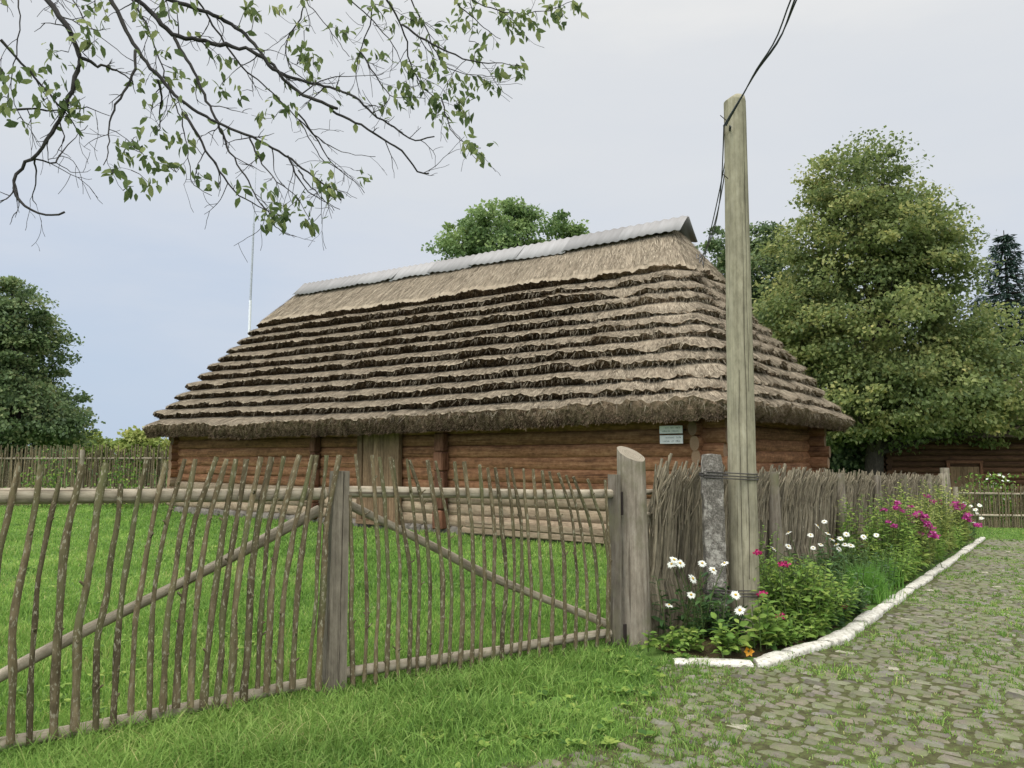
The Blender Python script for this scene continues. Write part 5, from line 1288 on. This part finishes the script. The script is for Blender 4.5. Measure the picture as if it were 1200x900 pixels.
# ------------------------------------------------------------------ grass
def in_house(x, y):
    dx, dy = x-hcen[0], y-hcen[1]; a = dx*EX[0]+dy*EX[1]; b = dx*EY[0]+dy*EY[1]
    return (np.abs(a) < hl+.1) & (np.abs(b) < hw+.1)
def gate_side(x, y):    # >0 behind the gate line
    d1, n1 = gplane(GA, GC); d_, n_ = gplane(GC, GB)
    a = -((x-GC[0])*n1[0]+(y-GC[1])*n1[1]); b = -((x-GC[0])*n_[0]+(y-GC[1])*n_[1])
    return np.where(x < GC[0], a, b)
N = 420000
Yr = 2.3*(36/2.3)**RNG.random(N); Xr = RNG.uniform(-1, 1, N)*(.72*Yr+.9)
NW = 150000; Yw = 1.6*(38/1.6)**RNG.random(NW); sd = np.where(RNG.random(NW) < .75, -1, 1); Xw = sd*(.72*Yw+.9+RNG.random(NW)*(3+.55*Yw))
Yr = np.concatenate([Yr, Yw]); Xr = np.concatenate([Xr, Xw]); N += NW
s_, q_ = sq(Xr, Yr); gs = gate_side(Xr, Yr)
onpath = (s_ < PATH_END) & (q_ < path_edge(s_)+RNG.normal(0, .05, N)) & (s_ > -9.5)
inbed = (s_ > -.55) & (s_ < PATH_END) & (q_ < .0) & (q_ > kerb_q(s_)-.05)
ok = ~onpath & ~inbed & ~in_house(Xr, Yr)
yard = (q_ > 0.05) & (gs > .05) 
# verge
v_ = ok & ~yard & (Yr < 26)
x, y = Xr[v_], Yr[v_]; n = len(x); nearfence = np.exp(-np.abs(gate_side(x, y))/.45)*(x < 1.3)
cl = .5+.5*np.sin(x*3.1+np.sin(y*2.3)*2)*np.sin(y*3.7+np.sin(x*1.7)*2)
s2, q2 = sq(x, y); edge = np.clip((q2-path_edge(s2))/.9, 0, 1)
h = (.03+.035*edge+.045*cl*edge+.02*nearfence*edge+.03*sm(-1.2, -2.6, x))*RNG.uniform(.6, 1.4, n)
bare = (np.hypot((x-.0)/.5, (y-5.15)/.16) < 1) & (RNG.random(n) < .75)
x, y, h = x[~bare], y[~bare], h[~bare]; n = len(x)
pt = lambda x, y: .5*np.sin(x*2.3+1.7*np.sin(y*1.1))*np.sin(y*1.9+np.sin(x*1.4))+.35*np.sin(x*6.1+2*np.sin(y*3.7))*np.sin(y*5.3+np.sin(x*4.1))+.3*np.sin(x*.8+y*.6)
mb = MB(); nr_ = y < 7.5
h = h*np.where(gate_side(x, y) < -.3, 1.35, 1)
mb.arcs(x[nr_], y[nr_], hgt(x, y)[nr_], h[nr_]*1.15, (.0028+.0008*y)[nr_], RNG.uniform(.2, 1.1, n)[nr_], np.clip(RNG.normal(.42, .2, n)+.14*pt(x, y), 0, 1)[nr_])
nr_ = ~nr_
mb.blades(x[nr_], y[nr_], hgt(x, y)[nr_], h[nr_], (.0030+.0009*y)[nr_], RNG.uniform(.15, .95, n)[nr_], np.clip(RNG.normal(.42, .22, n)+.14*pt(x, y), 0, 1)[nr_])
n = 2600; ax = RNG.uniform(-3.2, -.2, n); ay = RNG.uniform(2.4, 4.6, n); gg = gate_side(ax, ay); sA, qA = sq(ax, ay)
kk = (gg < -.25) & (RNG.random(n) < np.exp(-(ax+3.0)/1.1)*.9) & (qA > path_edge(sA)+.25); ax, ay = ax[kk], ay[kk]; n = len(ax)
mb.arcs(ax, ay, hgt(ax, ay), RNG.uniform(.1, .24, n), np.full(n, .0075), RNG.uniform(.3, 1.1, n), np.clip(RNG.normal(.45, .2, n), 0, 1))
# extra tall blades under the gate
n = 5000; tt = RNG.random(n); left = RNG.random(n) < .6
ax = np.where(left, GA[0]-.6+(GC[0]-GA[0]+.6)*tt, GC[0]+(GB[0]-GC[0])*tt); ay = np.where(left, GA[1]-.55+(GC[1]-GA[1]+.55)*tt, GC[1]+(GB[1]-GC[1])*tt)
ax += RNG.normal(0, .13, n); ay += RNG.normal(-.1, .16, n); keep = RNG.random(n) < np.where(left, .9, .55)
ax, ay = ax[keep], ay[keep]; n = len(ax)
mb.arcs(ax, ay, hgt(ax, ay), RNG.uniform(.06, .24, n)**1.15*np.where(ax < GC[0]+.3, 1, .7), np.full(n, .0075), RNG.uniform(.2, .95, n), np.clip(RNG.normal(.4, .2, n), 0, 1))
stuff(tag(obj('verge_grass', mb, M['grass']), 'longer unmown grass in front of the gate and along the verge', 'grass'))
y_ = ok & yard
x, y = Xr[y_], Yr[y_]; n = len(x)
cl = .5+.5*np.sin(x*1.9+np.sin(y*1.3)*2)*np.sin(y*2.3+np.sin(x*.9)*2)
h = (.035+.04*cl+.03*np.exp(-gate_side(x, y)/.8))*RNG.uniform(.5, 1.5, n)
mb = MB(); mb.blades(x, y, hgt(x, y), h, .0035+.0010*y, RNG.uniform(.15, .9, n), np.clip(RNG.normal(.42, .2, n)+.2*pt(x*.8, y*.8)+.16*pt(x*.31+4, y*.31), 0, 1))
stuff(tag(obj('lawn_grass', mb, M['lawn']), 'bright green mown lawn between the gate and the barn', 'grass'))
mb = MB(); N = 1000; y = 4.5*(22/4.5)**RNG.random(N); x = RNG.uniform(-1, 1, N)*(.7*y+.5); s2, q2 = sq(x, y)
kk = (gate_side(x, y) > .1) & (q2 > .1) & ~in_house(x, y) & (pt(x*.6+3, y*.6) > .05); x, y = x[kk], y[kk]
per = 7; k = np.repeat(np.arange(len(x)), per); n = len(k); an = np.tile(np.arange(per)*.9, len(x))+np.repeat(RNG.random(len(x))*6, per)
mb.cards(np.stack([x[k]+RNG.normal(0, .03, n), y[k]+RNG.normal(0, .03, n), hgt(x[k], y[k])+RNG.uniform(.03, .07, n)], -1), np.tile([0, 0, 1.], (n, 1))+RNG.normal(0, .25, (n, 3)), np.stack([np.cos(an), np.sin(an), np.full(n, .3)], -1), RNG.uniform(.04, .085, n), RNG.uniform(.02, .04, n), RNG.random(n), leaf=True)
stuff(tag(obj('lawn_weeds', mb, M['herb'], smooth=True), 'low broad-leaved weeds scattered through the lawn behind the gate', 'weeds'))
# weeds and moss tufts between the cobbles
N = 9000; ss = RNG.uniform(-6.5, PATH_END, N); qq = path_edge(ss)-RNG.random(N)**1.3*5.4
cx, cy = xy(ss, qq); keep = (cy > 2.3) & (np.abs(cx) < .75*cy+.5); cx, cy = cx[keep], cy[keep]; nk = len(cx)
dens = np.sin(cx*1.7+1)*np.sin(cy*1.3)+RNG.random(nk)*1.2; keep = dens > .45; cx, cy = cx[keep], cy[keep]
es = RNG.uniform(-5, .1, 700); ex_, ey_ = xy(es, path_edge(es)-np.abs(RNG.normal(0, .36, 700))); cx = np.concatenate([cx, ex_]); cy = np.concatenate([cy, ey_])
per = 20; k = np.repeat(np.arange(len(cx)), per); sg = RNG.uniform(.015, .06, len(cx))[k]
x = cx[k]+RNG.normal(0, 1, len(k))*sg; y = cy[k]+RNG.normal(0, 1, len(k))*sg; n = len(x)
mb = MB(); mb.blades(x, y, hgt(x, y)+.008, (RNG.uniform(.006, .022, n)*np.where(RNG.random(len(cx)) < .12*np.exp(-np.clip(cy-3.5, 0, 9)/4)+.05, 3.2, 1)[k]), .0035+.0008*y, RNG.uniform(.3, 1.0, n), np.clip(RNG.normal(.45, .25, n), 0, 1))
stuff(tag(obj('path_weeds', mb, M['grass']), 'low grass and weeds growing between the cobbles', 'weeds'))
# broad-leaved weeds on the verge
mb = MB(); N = 260; x = RNG.uniform(-1.6, 1.4, N); y = RNG.uniform(3.6, 6.6, N); s2, q2 = sq(x, y); keep = (q2 > path_edge(s2)-.15) & (gate_side(x, y) < -.1); x, y = x[keep], y[keep]
per = 6; k = np.repeat(np.arange(len(x)), per); n = len(k); an = np.tile(np.arange(per)*1.05, len(x))+np.repeat(RNG.random(len(x))*6, per)
mb.cards(np.stack([x[k], y[k], hgt(x[k], y[k])+.03], -1), np.tile([0, 0, 1.], (n, 1))+RNG.normal(0, .25, (n, 3)), np.stack([np.cos(an), np.sin(an), np.full(n, .45)], -1), RNG.uniform(.04, .08, n), RNG.uniform(.025, .045, n), RNG.random(n), leaf=True)
stuff(tag(obj('verge_weeds', mb, M['herb'], smooth=True), 'small broad-leaved weeds scattered in the verge grass', 'weeds'))
for o in list(bpy.data.objects):
    if '_loc' in o: del o['_loc']
